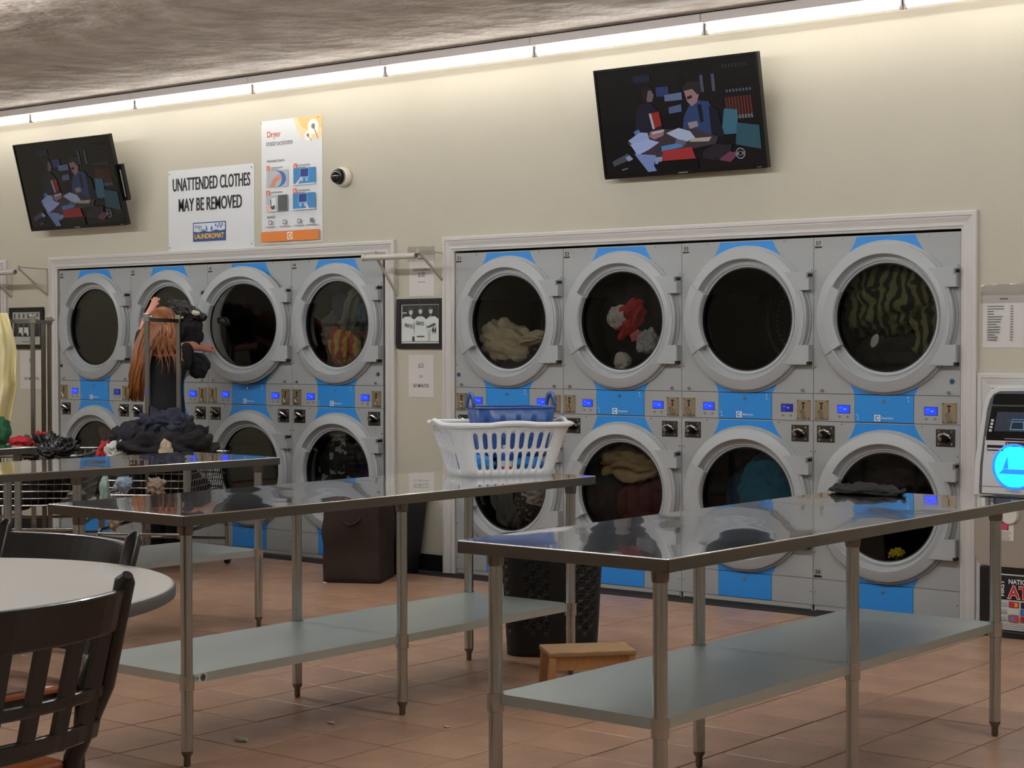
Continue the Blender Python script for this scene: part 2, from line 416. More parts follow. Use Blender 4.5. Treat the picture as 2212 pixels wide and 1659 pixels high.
LCDOFF = mat('dim_blue_display', (0.012, 0.014, 0.22, 1), 0.2, emit=0.6)
RUBBER = mat('black_rubber', C(14,14,15), 0.6)
WHITEINK = C(226,232,236)
RING = [(.384,0),(.384,.010),(.382,.012),(.3745,.012),(.3735,.013),(.372,.031),(.370,.034),(.366,.0365),(.3205,.0465),(.3175,.0475),(.3145,.046),(.309,.016),(.302,.007),(.292,.007),(.289,.012),(.284,.012),(.281,.004),(.270,.001),(.270,-.008),(.300,-.010),(.300,0)]
def make_door(parent, cz, name):
    hx = 0.790; cx = 0.405-hx                      # the origin of the door is its hinge axis
    d = MB().lathe_y(RING, cx, 0, n=72, close=True).build(name, GREYD, parent, smooth=True, angle=0.5); d.location = (hx, 0, cz)
    g = MB().lathe_y([(0.0,-.002),(.14,-.0025),(.272,-.004),(.272,-.007),(.14,-.006),(0.0,-.0055)], cx, 0, n=48).build('door_glass', DOORGLASS, d, smooth=True)
    MB().lathe_y([(.2725,.002),(.2725,-.006),(.266,-.006),(.266,.002)], cx, 0, n=56, close=True).build('gasket', RUBBER, d, smooth=True, angle=0.5)
    t0, t1 = math.radians(150), math.radians(211)
    MB().lathe_y([(.262,.016),(.264,.044),(.270,.0525),(.3205,.0525),(.366,.0425),(.3715,.036),(.3715,.016)], cx, 0, n=14, t0=t0, t1=t1, close=True).build('handle', GREYD, d, bevel=0.0025)
    poly = [(cx+.33*math.cos(.80), .2375)] + [(.004,.2375),(.004,.1435),(cx+.3605*math.cos(math.radians(23)),.1435)]
    poly += [(a, c) for a, c in arc(cx, 0, .3605, 22.0, -22.0, 10)] + [(cx+.3605*math.cos(math.radians(23)),-.1355),(.004,-.1355),(.004,-.2355),(cx+.33*math.cos(.80),-.2355)]
    poly += [(a, c) for a, c in arc(cx, 0, .328, -44, 44, 14)]
    MB().prism(poly[::-1], -.0425, -.001).build('hinge_plate', GREYD, d, bevel=0.002)
    MB().lathe_y([(.366,.001),(.366,.012),(.378,.012),(.378,.001)], cx, 0, n=12, t0=math.radians(-22), t1=math.radians(22), close=True).build('hinge_groove', GREYD, d)
    for z in (.222, -.226):
        e = MB().box(-.006, .0055, -.046, -.006, z-.010, z+.006).build('hinge', BLACKP, d)
    MB().cyl((.0, -.051, .206), (.0, -.051, .232), .005).build('hinge_pin', CHROME, d, smooth=True)
    return d
DZ = (1.4935, 0.5525)
def make_dryer():
    t = thing('stacked_dryer', 'x', 'dryer', (0,0,0))
    g = .0015; W_ = UW-g
    cb = MB(); cb.box(g, .012, .012, .80, .03, 1.90); cb.box(UW-.012, W_, .012, .80, .03, 1.90); cb.box(.012, UW-.012, .012, .80, 1.88, 1.90); cb.box(.012, UW-.012, .78, .80, .03, 1.88); cb.box(.012, UW-.012, .012, .80, .03, .05); cb.box(.012, UW-.012, .012, .80, .99, 1.05)
    cb.box(0.02, UW-.02, .05, .5, 0, .03)
    cb.build('cabinet', mat('galvanised_case', C(70,70,70), 0.5, 0.6), t)
    plate_hole(g, W_, 1.1115, 1.904, .405, DZ[0], .296, 0, .012).build('upper_panel', GREY, t)
    plate_hole(g, W_, 0.1655, 0.9690, .405, DZ[1], .296, 0, .012).build('lower_panel', GREY, t)
    box(g, .2325, 0, .012, .9715, 1.1090).build('control_panel', GREY, t); box(.5575, W_, 0, .012, .9715, 1.1090).build('control_panel', GREY, t)
    cc = box(.2345, .5555, -.002, .012, .9725, 1.1080).build('coin_box_cover', BLUE, t, bevel=0.001)
    MB().cyl((.395,-.002,1.078), (.395,-.010,1.078), .009, .007).build('key_lock', CHROME, cc, smooth=True)
    p = Print(); p.rect(.343,.377,.978,1.010,WHITEINK); p.disc(.360,.994,.0125,C(52,120,185)); p.poly([(.352,.994),(.364,1.003),(.364,.985)],WHITEINK); p.disc(.3655,.994,.006,WHITEINK,12)
    p.text('Electrolux', .384, .990, .010, WHITEINK, width=.064, bold=.02, align='l')
    for k in range(9): p.rect(.305+.018*k, .315+.018*k, 1.030+.006*math.sin(k*2.1), 1.0325+.006*math.sin(k*2.1), C(120,160,190))
    for u, v, s in ((.250, 1.0, 1), (.535, 1.085, -1)):
        p.rect(u-.010, u+.006, v+.008*s-.0015, v+.008*s+.0015, C(170,205,225)); p.rect(u+.006*s-.0015, u+.006*s+.0015, min(v-.012*s, v+.008*s), max(v-.012*s, v+.008*s), C(170,205,225)); p.poly([(u+.006*s-.006, v-.012*s), (u+.006*s+.006, v-.012*s), (u+.006*s, v-.020*s)], C(170,205,225))
    o = p.build('cover_print', cc); o.location.y = -.0021
    box(g, .2325, 0, .012, .0300, .1630).build('bottom_panel', GREY, t); box(.5575, W_, 0, .012, .0300, .1630).build('bottom_panel', GREY, t)
    bc = box(.2345, .5555, -.002, .012, .0305, .1620).build('lint_cover', BLUE, t, bevel=0.001)
    MB().cyl((.395,-.002,.133), (.395,-.010,.133), .009, .007).build('key_lock', CHROME, bc, smooth=True)
    box(.014, UW-.014, .002, .012, .006, .0275).build('kick_plate', mat('kick_grey', C(168,164,158), 0.5), t)
    for x in (.006, UW-.013): box(x, x+.007, .004, .012, 0, .0275).build('foot', mat('kick_grey', C(168,164,158), 0.5), t)
    # blue fields on the grey panels, each with concave sides
    def field(pts): MB().prism(pts, -.0012, .004).build('blue_field', BLUE, t)
    field([(.243,1.8985),(.233,1.872),(.217,1.843),(.195,1.815),(.610,1.815),(.590,1.843),(.572,1.872),(.560,1.8985)])
    field([(.232,1.1135),(.224,1.135),(.212,1.155),(.20,1.17),(.60,1.17),(.585,1.155),(.572,1.135),(.562,1.1135)])
    field([(.239,.9645),(.231,.935),(.216,.905),(.19,.87),(.62,.87),(.592,.905),(.573,.935),(.560,.9645)])
    field([(.234,.1675),(.228,.185),(.215,.21),(.20,.23),(.60,.23),(.585,.21),(.570,.185),(.560,.1675)])
    # coin slots, displays, coin box locks
    for x, s in ((.010, 1), (.706, -1)):
        c = box(x, x+.076, -.004, .0, .977, 1.078).build('coin_slot', BRASS, t, bevel=0.0015)
        q = MB().box(x+.034, x+.040, -.007, -.004, 1.028, 1.052); q.box(x+.028, x+.046, -.0045, -.0039, 1.055, 1.064); q.build('slot', BLACKP, c)
        q = MB().cyl((x+.030,-.004,1.020), (x+.030,-.020,1.020), .007); q.cyl((x+.030,-.018,1.020), (x+.040,-.012,.992), .005); q.box(x+.028,x+.052,-.014,-.004,.984,.990)
        q.build('coin_lever', CHROME, c, smooth=True)
        q = MB()
        for sx in (.006, .070):
            for sz in (.982, 1.072): q.cyl((x+sx,-.004,sz),(x+sx,-.0065,sz),.004,n=8)
        tag(q.build('screws', DCHROME, c), kind='stuff')
    for x in (.137, .612):
        d = box(x, x+.070, -.003, .0, 1.014, 1.055).build('display', BLACKP, t, bevel=0.001)
        box(x+.0025, x+.0675, -.0036, -.003, 1.0165, 1.0525).build('display_screen', LCD, d)
        p = Print(); p.rect(.008,.030,.027,.029,C(120,150,255)); p.rect(.008,.026,.022,.024,C(120,150,255)); p.rect(.034,.048,.016,.021,C(180,200,255)); p.rect(.008,.022,.007,.009,C(120,150,255))
        o = p.build('display_text', d, SCREEN); o.location = (x+.002, -.0037, 1.016)
        for k in (.004, .050): box(x+k, x+k+.014, -.002, 0, .990, 1.001).build('button', mat('button_grey', C(128,128,126), 0.5), t, bevel=0.001)
    for x in (.022, .674):
        c = box(x, x+.100, -.004, 0, .863, .949).build('coin_box_lock', mat('dark_steel', C(88,84,80), 0.28, 0.9), t, bevel=0.002)
        q = MB()
        for sx in (.016, .084):
            for sz in (.876, .936): q.cyl((x+sx,-.004,sz),(x+sx,-.007,sz),.006,n=8)
        tag(q.build('screws', CHROME, c), kind='stuff')
        MB().cyl((x+.052,-.004,.905), (x+.052,-.026,.905), .024, .021, n=20).build('lock_body', mat('black_chrome', C(50,48,46), 0.2, 1.0), c, smooth=True)
        q = MB().tube([(x+.024,-.028,.912),(x+.036,-.034,.922),(x+.056,-.034,.928),(x+.074,-.026,.918),(x+.078,-.010,.906)], .0065); q.cyl((x+.038,-.024,.904),(x+.036,-.040,.904),.013,.010)
        q.build('lock_handle', CHROME, c, smooth=True)
    q = MB()
    for x, z in ((.163,1.893),(.628,1.893),(.012,1.735),(.788,1.742),(.012,1.245),(.788,1.240),(.163,.958),(.600,.958),(.012,.815),(.788,.815),(.788,.300),(.012,.300),(.012,.097),(.788,.097)): q.cyl((x,0,z),(x,-.004,z),.0048,.003,n=8)
    tag(q.build('screws', CHROME, t), kind='stuff')
    for x in (.051, .741): MB().cyl((x,0,1.126), (x,-.012,1.126), .009, .007).build('key_lock', CHROME, t, smooth=True)
    for cz, nm in zip(DZ, ('upper_door', 'lower_door')):
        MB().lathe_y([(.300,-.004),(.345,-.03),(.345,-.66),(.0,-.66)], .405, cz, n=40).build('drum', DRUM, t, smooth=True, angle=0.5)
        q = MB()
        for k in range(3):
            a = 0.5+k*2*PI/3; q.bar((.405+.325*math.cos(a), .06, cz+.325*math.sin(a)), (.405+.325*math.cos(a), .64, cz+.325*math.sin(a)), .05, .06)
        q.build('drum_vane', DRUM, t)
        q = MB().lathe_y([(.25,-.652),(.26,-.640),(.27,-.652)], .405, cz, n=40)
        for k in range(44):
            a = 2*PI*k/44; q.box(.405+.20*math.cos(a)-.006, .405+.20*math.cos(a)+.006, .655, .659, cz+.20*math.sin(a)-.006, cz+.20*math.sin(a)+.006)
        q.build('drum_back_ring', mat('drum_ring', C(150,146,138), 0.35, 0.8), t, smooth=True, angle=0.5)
        make_door(t, cz, nm)
    return t
proto = make_dryer()
UNITS = [('43', GROUP1, 'leftmost of the row'), ('45', GROUP1+UW, 'behind the person'), ('47', GROUP1+2*UW, 'with its upper door ajar'), ('49', GROUP1+3*UW, 'beside the framed baseball photo'),
         ('51', 0.0, 'behind the white laundry basket'), ('53', UW, 'red and white washing on top'), ('55', 2*UW, 'teal load below'), ('57', 3*UW, 'next to the cash machine')]
BADGE = mat('navy_badge', C(36,64,110), 0.4)
DRY = {}
for i, (num, x0, why) in enumerate(UNITS):
    o = proto if i == 0 else copy_tree(proto)
    o.location = (x0, 0, 0); o['label'] = 'grey and blue stacked dryer numbered %s, %s' % (num, why); o['group'] = 'stacked dryers in the wall'
    DRY[num] = o
for i, (num, x0, why) in enumerate(UNITS):
    o = DRY[num]
    p = Print(); p.rect(-.023,.023,-.022,.022,C(166,164,158)); p.text(num, 0, -.003, .020, C(24,24,24), width=.030, bold=.03); p.poly([(-.021,-.019),(.021,-.017),(.018,-.008),(-.004,-.010),(-.020,-.008)], C(12,12,12))
    q = p.build('number_label', o); q.location = (.028, -.0004, 1.868)
    if num == '57':
        p = Print(); p.rect(-.023,.023,-.022,.022,C(150,148,142)); p.text('58', 0, -.001, .018, C(24,24,24), width=.028, bold=.03); p.poly([(-.023,-.021),(.023,-.020),(.021,-.010),(-.021,-.009)], C(12,12,12))
        q = p.build('number_label', o); q.location = (.028, -.0004, .193)
    if num in ('49', '57'): MB().cyl((.757,0,1.181),(.757,-.004,1.181),.012,n=20).build('badge', BADGE, o)
    if num == '51': MB().cyl((.025,0,1.185),(.025,-.004,1.185),.012,n=20).build('badge', BADGE, o)
    if num == '43': MB().cyl((.018,0,1.215),(.018,-.004,1.215),.012,n=20).build('badge', BLACKP, o)
    for ch in o.children:                        # two displays are dimmer than the others
        if ch.name.startswith('display') and ((num == '55' and ch.data.vertices[0].co.x > .4) or (num == '43' and ch.data.vertices[0].co.x > .4)):
            for g in ch.children:
                if g.name.startswith('display_screen'): g.data = g.data.copy(); g.data.materials[0] = LCDOFF
                if g.name.startswith('display_text'): g.data = g.data.copy(); g.data.materials[0] = PRINT
    if num == '47':
        for ch in o.children:
            if ch.name.startswith('upper_door'): ch.rotation_euler.z = math.radians(9)
# ================================================================== steel work tables
def steel_mat(name, col, rough, wav, scale, coat=0.0):
    m = bpy.data.materials.new(name); m.use_nodes = True; nt = m.node_tree; b = nt.nodes['Principled BSDF']
    b.inputs['Base Color'].default_value = col; b.inputs['Metallic'].default_value = 1; b.inputs['Roughness'].default_value = rough
    tc = nt.nodes.new('ShaderNodeTexCoord'); n = nt.nodes.new('ShaderNodeTexNoise'); n.inputs['Scale'].default_value = scale; n.inputs['Detail'].default_value = 1.5
    bp = nt.nodes.new('ShaderNodeBump'); bp.inputs['Strength'].default_value = 1; bp.inputs['Distance'].default_value = wav
    nt.links.new(tc.outputs['Object'], n.inputs['Vector']); nt.links.new(n.outputs[0], bp.inputs['Height']); nt.links.new(bp.outputs[0], b.inputs['Normal'])
    if coat: b.inputs['Coat Weight'].default_value = coat; b.inputs['Coat Roughness'].default_value = 0.02; b.inputs['Coat IOR'].default_value = 1.8; nt.links.new(bp.outputs[0], b.inputs['Coat Normal'])
    return m
TOPM = steel_mat('polished_steel_top', C(216,221,224), 0.13, 0.0030, 1.7, 1.0)
APRON = mat('steel_apron', C(124,120,116), 0.26, 1.0)
SHELF = mat('galvanised_shelf', C(192,204,204), 0.34, 0.8, var=0.05, vscale=2.5)
LEGM = mat('galvanised_leg', C(186,192,194), 0.22, 1.0)
TW, TL, TH = 0.6993, 2.1975, 0.8207
def steel_table(cx, cy, rz, shelf_z, label, sticker=False):
    t = thing('steel_table', label, 'table', (cx, cy, 0), rz, 'steel folding tables in a row')
    a, b = TW/2, TL/2
    top = box(-a, a, -b, b, TH-0.005, TH).build('tabletop', TOPM, t, bevel=0.0025)
    ap = MB(); ap.box(-a, a, -b, -b+.002, TH-.033, TH-.004); ap.box(-a, a, b-.002, b, TH-.033, TH-.004); ap.box(-a, -a+.002, -b, b, TH-.033, TH-.004); ap.box(a-.002, a, -b, b, TH-.033, TH-.004)
    ap.box(-a, a, -b, -b+.03, TH-.035, TH-.033); ap.box(-a, a, b-.03, b, TH-.035, TH-.033); ap.box(-a, -a+.03, -b, b, TH-.035, TH-.033); ap.box(a-.03, a, -b, b, TH-.035, TH-.033)
    ap.build('apron', APRON, t)
    sa, sb = a-.0747, b-.0735
    sh = MB(); sh.box(-sa, sa, -sb, sb, shelf_z-.004, shelf_z); e = .030
    sh.box(-sa, sa, -sb-.002, -sb, shelf_z-e, shelf_z); sh.box(-sa, sa, sb, sb+.002, shelf_z-e, shelf_z); sh.box(-sa-.002, -sa, -sb, sb, shelf_z-e, shelf_z); sh.box(sa, sa+.002, -sb, sb, shelf_z-e, shelf_z)
    so = sh.build('undershelf', SHELF, t)
    if sticker:
        p = Print(); p.rect(0, .062, 0, .026, C(214,214,204)); p.ring(.046, .013, .007, .0115, C(30,30,30)); p.disc(.046, .013, .006, C(40,40,44)); p.ring(.018, .013, .007, .009, C(60,80,60)); p.rect(.014,.024,.011,.015,C(60,80,60))
        o = p.build('maker_label', so); o.rotation_euler = (0, 0, PI/2); o.location = (sa+.0023, -sb+.02, shelf_z-.028)
    for sx in (-1, 1):
        for sy in (-1, 0, 1):
            x, y = sx*sa, sy*sb
            l = MB().lathe_z([(.0195,.052),(.0195,TH-.034)], x, y, 18).build('leg', LEGM, t, smooth=True)
            MB().lathe_z([(.0235,TH-.034),(.0235,TH-.062),(.0215,TH-.072),(.0195,TH-.072)], x, y, 18).build('socket', APRON, l, smooth=True, angle=0.5)
            MB().lathe_z([(.0195,shelf_z+.002),(.0245,shelf_z+.002),(.0245,shelf_z-.004),(.0238,shelf_z-.006),(.0238,shelf_z-.048),(.0195,shelf_z-.050)], x, y, 18).build('collar', LEGM, l, smooth=True, angle=0.5)
            MB().lathe_z([(.0195,.052),(.0185,.042),(.0125,.034),(.0115,.030),(.0115,.006),(.009,0),(0,0)], x, y, 16).build('foot', DCHROME, l, smooth=True, angle=0.5)
    return t
steel_table(4.0533, -3.218, -0.0073, 0.395, 'long stainless steel table nearest the cash machine, with the black cloth on it')
steel_table(2.2139, -3.2137, -0.004, 0.295, 'long stainless steel table carrying the white laundry basket', True)
steel_table(0.2368, -3.1385, -0.0557, 0.375, 'long stainless steel table between the white basket table and the carts')
steel_table(-1.372, -3.331, 0.0, 0.33, 'stainless steel table cut by the left edge, beside the cream garment')

# ================================================================== things on the wall
def board(name, label, cat, x0, x1, z0, z1, p, m=None, y=-.004, thick=.004, rz=0):
    t = thing(name, label, cat, ((x0+x1)/2, 0, z0))
    box(-(x1-x0)/2, (x1-x0)/2, y, y+thick, 0, z1-z0).build('sheet', m or mat('white_sheet', C(214,216,218), 0.4), t)
    o = p.build('print', t); o.location = (-(x1-x0)/2, y-.0003, 0)
    return t
INK = C(14,14,15); ORANGE = C(218,124,44); POSTB = C(36,112,176)
# unattended clothes sign: 0.85 x 0.545
p = Print()
for k in (-.0025, 0, .0025): p.text('UNATTENDED CLOTHES', .430+k, .405, .090, INK, width=.765, bold=.008); p.text('MAY BE REMOVED', .420+k, .265, .090, INK, width=.625, bold=.008)
p.rect(.252,.578,.055,.183,C(44,70,126)); p.rect(.260,.570,.118,.176,C(206,214,224)); p.poly([(.256,.062),(.574,.062),(.574,.128),(.53,.122),(.48,.13),(.42,.116),(.36,.126),(.31,.116),(.256,.124)], C(44,70,126))
p.text('LAUNDROMAT', .415, .074, .034, C(222,178,50), width=.29, bold=.03); p.text('Bright', .308, .146, .020, C(70,84,110), width=.07, bold=.01); p.text('Clean', .352, .124, .018, C(70,84,110), width=.07, bold=.01)
for u, v in ((.48,.16),(.50,.15),(.515,.165),(.53,.148),(.545,.162)): p.poly([(u-.007,v+.008),(u+.007,v+.008),(u+.004,v-.01),(u-.004,v-.01)], C(60,90,160))
p.poly([(.375,.165),(.395,.15),(.40,.13),(.385,.126),(.388,.145)], C(50,90,170)); p.poly([(.43,.126),(.437,.155),(.447,.15),(.45,.126)], C(50,90,170))
for u in (.018, .832):
    for v in (.522, .022): p.disc(u, v, .006, C(120,120,120), 10)
board('notice_board', 'white sign reading UNATTENDED CLOTHES MAY BE REMOVED above the left dryers', 'sign', -2.576, -1.727, 2.004, 2.551, p)
# dryer instructions poster: 0.552 x 0.797
p = Print(); T = C(120,122,124)
p.poly([(.295,.797),(.552,.797),(.552,.655),(.46,.645),(.38,.665),(.33,.715)], C(238,206,160)); p.poly([(.33,.797),(.552,.797),(.552,.72),(.45,.70),(.37,.735)], C(236,186,120))
for u, v, r in ((.475,.728,.050),(.428,.674,.032)): p.disc(u, v, r, C(238,232,220)); p.disc(u, v+.004, r*.34, C(116,116,108))
p.poly([(.478,.722),(.486,.722),(.522,.650),(.518,.648)], C(110,112,100)); p.poly([(.430,.670),(.436,.670),(.465,.640),(.462,.638)], C(110,112,100))
p.text('Dryer', .055, .690, .040, C(214,84,40), width=.125, align='l'); p.text('instructions', .050, .634, .038, T, width=.240, align='l')
p.text('Automatic Drying', .050, .528, .017, T, width=.165, bold=.02, align='l'); p.text('Symbols', .050, .166, .017, T, width=.080, bold=.02, align='l')
for k, (u, v) in enumerate(((.050,.365),(.300,.365),(.050,.205),(.300,.205))):
    p.rect(u, u+.030, v+.108, v+.140, C(222,104,56)); p.text(str(k+1), u+.015, v+.114, .018, C(240,236,230), bold=.02)
    for j in range(2 if k != 2 else 1): p.rect(u+.042, u+.150-.04*j, v+.122-.014*j, v+.129-.014*j, C(140,142,144))
    p.rect(u, u+.200, v, v+.108, C(48,126,186) if k in (1, 3) else C(176,182,186))
    if k == 0: p.disc(u+.11, v+.052, .072, C(44,100,170), ry=.052); p.disc(u+.085, v+.05, .058, C(176,182,186), ry=.052); p.poly([(u+.03,v+.004),(u+.06,v+.05),(u+.10,v+.075),(u+.13,v+.08),(u+.145,v+.06),(u+.12,v+.045),(u+.09,v+.035),(u+.08,v+.004)], C(206,130,112)); p.disc(u+.122, v+.064, .02, C(212,140,120))
    if k in (1, 3):
        a = u+(.065 if k == 1 else .055); p.rect(a-.006, a+.076, v+.042, v+.106, C(110,160,205)); p.rect(a, a+.070, v+.052, v+.102, C(24,44,120)); p.rect(u, u+.2, v, v+.010, C(190,200,210))
        p.disc(a+.014, v+.032, .011, C(150,185,215)); p.disc(a+.056, v+.032, .011, C(150,185,215))
        p.poly([(a-.05,v+.004),(a-.028,v+.004),(a+.018,v+.046),(a+.010,v+.054)] if k == 1 else [(a+.07,v+.004),(a+.095,v+.004),(a+.070,v+.044),(a+.058,v+.042)], C(224,202,190))
    if k == 2: p.rect(u+.11, u+.198, v+.002, v+.106, C(74,78,80)); p.rect(u+.05, u+.09, v+.006, v+.09, C(220,222,222)); p.poly([(u,v),(u+.04,v),(u+.06,v+.03),(u+.02,v+.05),(u,v+.05)], C(214,186,176)); p.poly([(u+.04,v+.03),(u+.08,v+.045),(u+.085,v+.02),(u+.06,v+.012)], C(70,60,56)); p.poly([(u+.038,v+.08),(u+.046,v+.08),(u+.055,v+.03),(u+.048,v+.03)], C(70,60,56))
for k, u in enumerate((.092, .225, .358, .472)):
    p.rect(u-.015, u+.015, .122, .150, C(110,112,114))
    if k < 3: p.rect(u-.009, u+.009, .127, .145, C(214,216,218))
    p.rect(u-.046, u+.046, .106, .112, C(160,162,164))
p.rect(.010, .538, .012, .078, ORANGE); p.rect(.252, .300, .022, .070, C(240,226,208)); p.disc(.276, .046, .018, ORANGE); p.poly([(.264,.046),(.284,.060),(.284,.032)], C(240,226,208))
p.disc(.016, .782, .005, C(90,90,90), 8); p.disc(.534, .782, .005, C(90,90,90), 8)
board('instruction_poster', 'tall white poster reading Dryer instructions with an orange band', 'poster', -1.655, -1.103, 2.018, 2.815, p)
# papers
def paper(label, x0, x1, z0, z1, draw, wrap=False):
    p = Print(); W_, H_ = x1-x0, z1-z0; draw(p, W_, H_)
    t = board('paper_notice', label, 'notice', x0, x1, z0, z1, p, mat('notice_paper', C(206,203,198), 0.55), y=-.002, thick=.0012)
    if wrap:
        q = MB(); n = 10
        for s in range(2):
            vs = []; 
            for i in range(n+1):
                for j in range(4): vs.append((-W_/2-.008+(W_+.016)*i/n, -.006-.006*abs(noise.noise(Vector((i*.9, j*1.7+s*9, x0*7)))), H_*(.80 if s == 0 else .94)+.018*j))
            q.add(vs, [(i*4+j, i*4+j+1, i*4+j+5, i*4+j+4) for i in range(n) for j in range(3)])
        q.build('tape', glass_mat('clear_tape_%d' % int(abs(x0)*100), (0.93,0.93,0.93,1), 0.35, 0.12), t, smooth=True)
    return t
def d1(p, W_, H_):
    p.rect(W_*.36, W_*.64, H_*.845, H_*.875, C(70,70,70)); p.text('Special Spring Money', W_/2, H_*.585, .015, C(60,60,60), width=W_*.66, bold=.01); p.text('$1.00', W_/2, H_*.44, .030, C(80,80,80), width=W_*.26, bold=.01); p.rect(W_*.34, W_*.64, H_*.315, H_*.33, C(120,120,120))
def d2(p, W_, H_):
    p.text('$.25', W_/2, H_*.70, .026, C(80,80,80), width=W_*.2, bold=.01); p.text('FOR', W_/2, H_*.46, .016, C(90,90,90), width=W_*.14, bold=.01); p.text('SIX MINUTES', W_/2, H_*.23, .022, C(80,80,80), width=W_*.62, bold=.01)
def d3(p, W_, H_):
    p.rect(W_*.42, W_*.62, H_*.86, H_*.885, C(80,80,80)); rr = random.Random(2)
    for k in range(14): p.rect(W_*.12, W_*(.26+.28*rr.random()), H_*(.73-.046*k), H_*(.73-.046*k)+.005, C(110,110,112)); p.rect(W_*.68, W_*.75, H_*(.73-.046*k), H_*(.73-.046*k)+.005, C(110,110,112))
paper('small white price notice reading $1.00 taped between the hanging brackets', -.368, -.166, 1.656, 1.918, d1, True)
paper('small white notice reading $.25 FOR SIX MINUTES below the framed baseball photo', -.375, -.172, 1.046, 1.302, d2)
paper('white price list taped to the wall above the cash machine', 3.312, 3.517, 1.344, 1.609, d3, True)
paper('white notice on the far left wall below the framed team photo', -4.262, -3.978, 1.042, 1.326, d2)
# framed photos
FRAME = mat('black_frame', C(22,18,18), 0.35)
def framed(label, x0, x1, z0, z1, draw):
    W_, H_ = x1-x0, z1-z0; t = thing('framed_photo', label, 'picture', ((x0+x1)/2, 0, z0)); q = MB(); f = .032
    for a, b, c, d in ((0,W_,0,f),(0,W_,H_-f,H_),(0,f,f,H_-f),(W_-f,W_,f,H_-f)): q.box(a-W_/2, b-W_/2, -.020, 0, c, d)
    q.build('frame', FRAME, t, bevel=.004)
    box(-W_/2+f, W_/2-f, -.008, -.002, f, H_-f).build('mount', mat('mount_card', C(196,200,194), 0.6), t)
    p = Print(); draw(p, W_-2*f, H_-2*f); o = p.build('photograph', t); o.location = (-W_/2+f, -.0085, f)
    MB().cyl((0,-.020,H_-.014),(0,-.023,H_-.014),.004,n=8).build('screw', CHROME, t)
    return t
def ball(p, W_, H_):
    G = C(36,38,36); Wt = C(206,212,206); SK = C(150,152,148); a, b = .03*W_, .97*W_
    p.rect(a, b, .04*H_, .97*H_, G)
    for cx, hx, hz, wd in ((.17,.255,.80,.17),(.50,.51,.82,.165),(.82,.78,.82,.17)):
        p.poly([((cx-wd)*W_,.05*H_),((cx+wd)*W_,.05*H_),((cx+wd*.92)*W_,.45*H_),((cx+wd)*W_,.60*H_),((cx+.07)*W_,.68*H_),((cx-.07)*W_,.68*H_),((cx-wd*.95)*W_,.60*H_),((cx-wd*.9)*W_,.42*H_)], Wt)
        p.disc(hx*W_, hz*H_, .055*W_, SK, ry=.085*H_); p.disc(hx*W_, (hz-.02)*H_, .028*W_, C(196,198,194), ry=.045*H_); p.disc(hx*W_, (hz+.075)*H_, .058*W_, C(60,60,58), ry=.035*H_)
        p.poly([((hx-.03)*W_,.70*H_),((hx+.03)*W_,.70*H_),(hx*W_,.63*H_)], SK)
    p.rect(.04*W_, .16*W_, .76*H_, .79*H_, C(190,190,186))
    p.text('PIRATES', .20*W_, .40*H_, .024, C(60,62,60), width=.22*W_, bold=.02, rot=-.18); p.text('GIANTS', .50*W_, .46*H_, .024, C(60,62,60), width=.21*W_, bold=.02, rot=-.12); p.text('44', .86*W_, .26*H_, .038, C(44,46,44), width=.12*W_, bold=.04, rot=-.1)
    p.poly([(.68*W_,.42*H_),(.88*W_,.52*H_),(.92*W_,.46*H_),(.70*W_,.38*H_)], C(60,80,74)); p.rect(.42*W_, .62*W_, .16*H_, .19*H_, C(60,60,58)); p.poly([(.30*W_,.06*H_),(.36*W_,.06*H_),(.35*W_,.18*H_),(.31*W_,.18*H_)], C(40,40,40))
    for u in (.72,.76): p.rect(u*W_, (u+.01)*W_, .05*H_, .34*H_, C(120,124,120))
def team(p, W_, H_):
    p.rect(.0, W_, 0, H_, C(170,172,166)); p.rect(.04*W_, .96*W_, .24*H_, .66*H_, C(84,82,80)); p.rect(.34*W_,.64*W_,.06*H_,.10*H_,C(130,130,126))
    for k in range(6): p.rect((.05+.16*k)*W_, (.11+.16*k)*W_, .80*H_, .94*H_, C(90,90,88))
    for k in range(5):
        u = .12+.19*k; p.poly([((u-.08)*W_,.28*H_),((u+.08)*W_,.28*H_),((u+.07)*W_,.52*H_),((u-.07)*W_,.52*H_)], C(196,200,190) if k in (1,2) else C(48,46,46)); p.disc(u*W_, .59*H_, .045*W_, C(40,36,34), ry=.06*H_); p.disc((u-.03)*W_, .30*H_, .05*W_, C(24,24,24), ry=.06*H_)
framed('black framed photo of three baseball players on the wall pier', -.460, -.086, 1.339, 1.641, ball)
framed('black framed team photo on the far left wall behind the cart posts', -4.374, -3.966, 1.337, 1.644, team)
# dome security camera
t = thing('security_camera', 'small white dome security camera right of the instruction poster', 'camera', (-.905, 0, 2.41))
MB().lathe_y([(0,0),(.058,0),(.062,.006),(.062,.034),(.056,.046),(.046,.050)], 0, 0, n=36).build('base', mat('camera_white', C(222,216,200), 0.35), t, smooth=True, angle=0.6)
o = MB().ball((0,0,0), .047, 28, 18).build('dome', mat('smoked_dome', C(20,20,22), 0.06, coat=0.6), t, smooth=True); o.location = (-.008, -.056, .0)
q = MB().lathe_y([(.049,.0),(.051,.012),(.049,.016)], 0, 0, n=30).build('collar', mat('camera_grey', C(110,110,106), 0.4), t, smooth=True); q.location.y = -.046
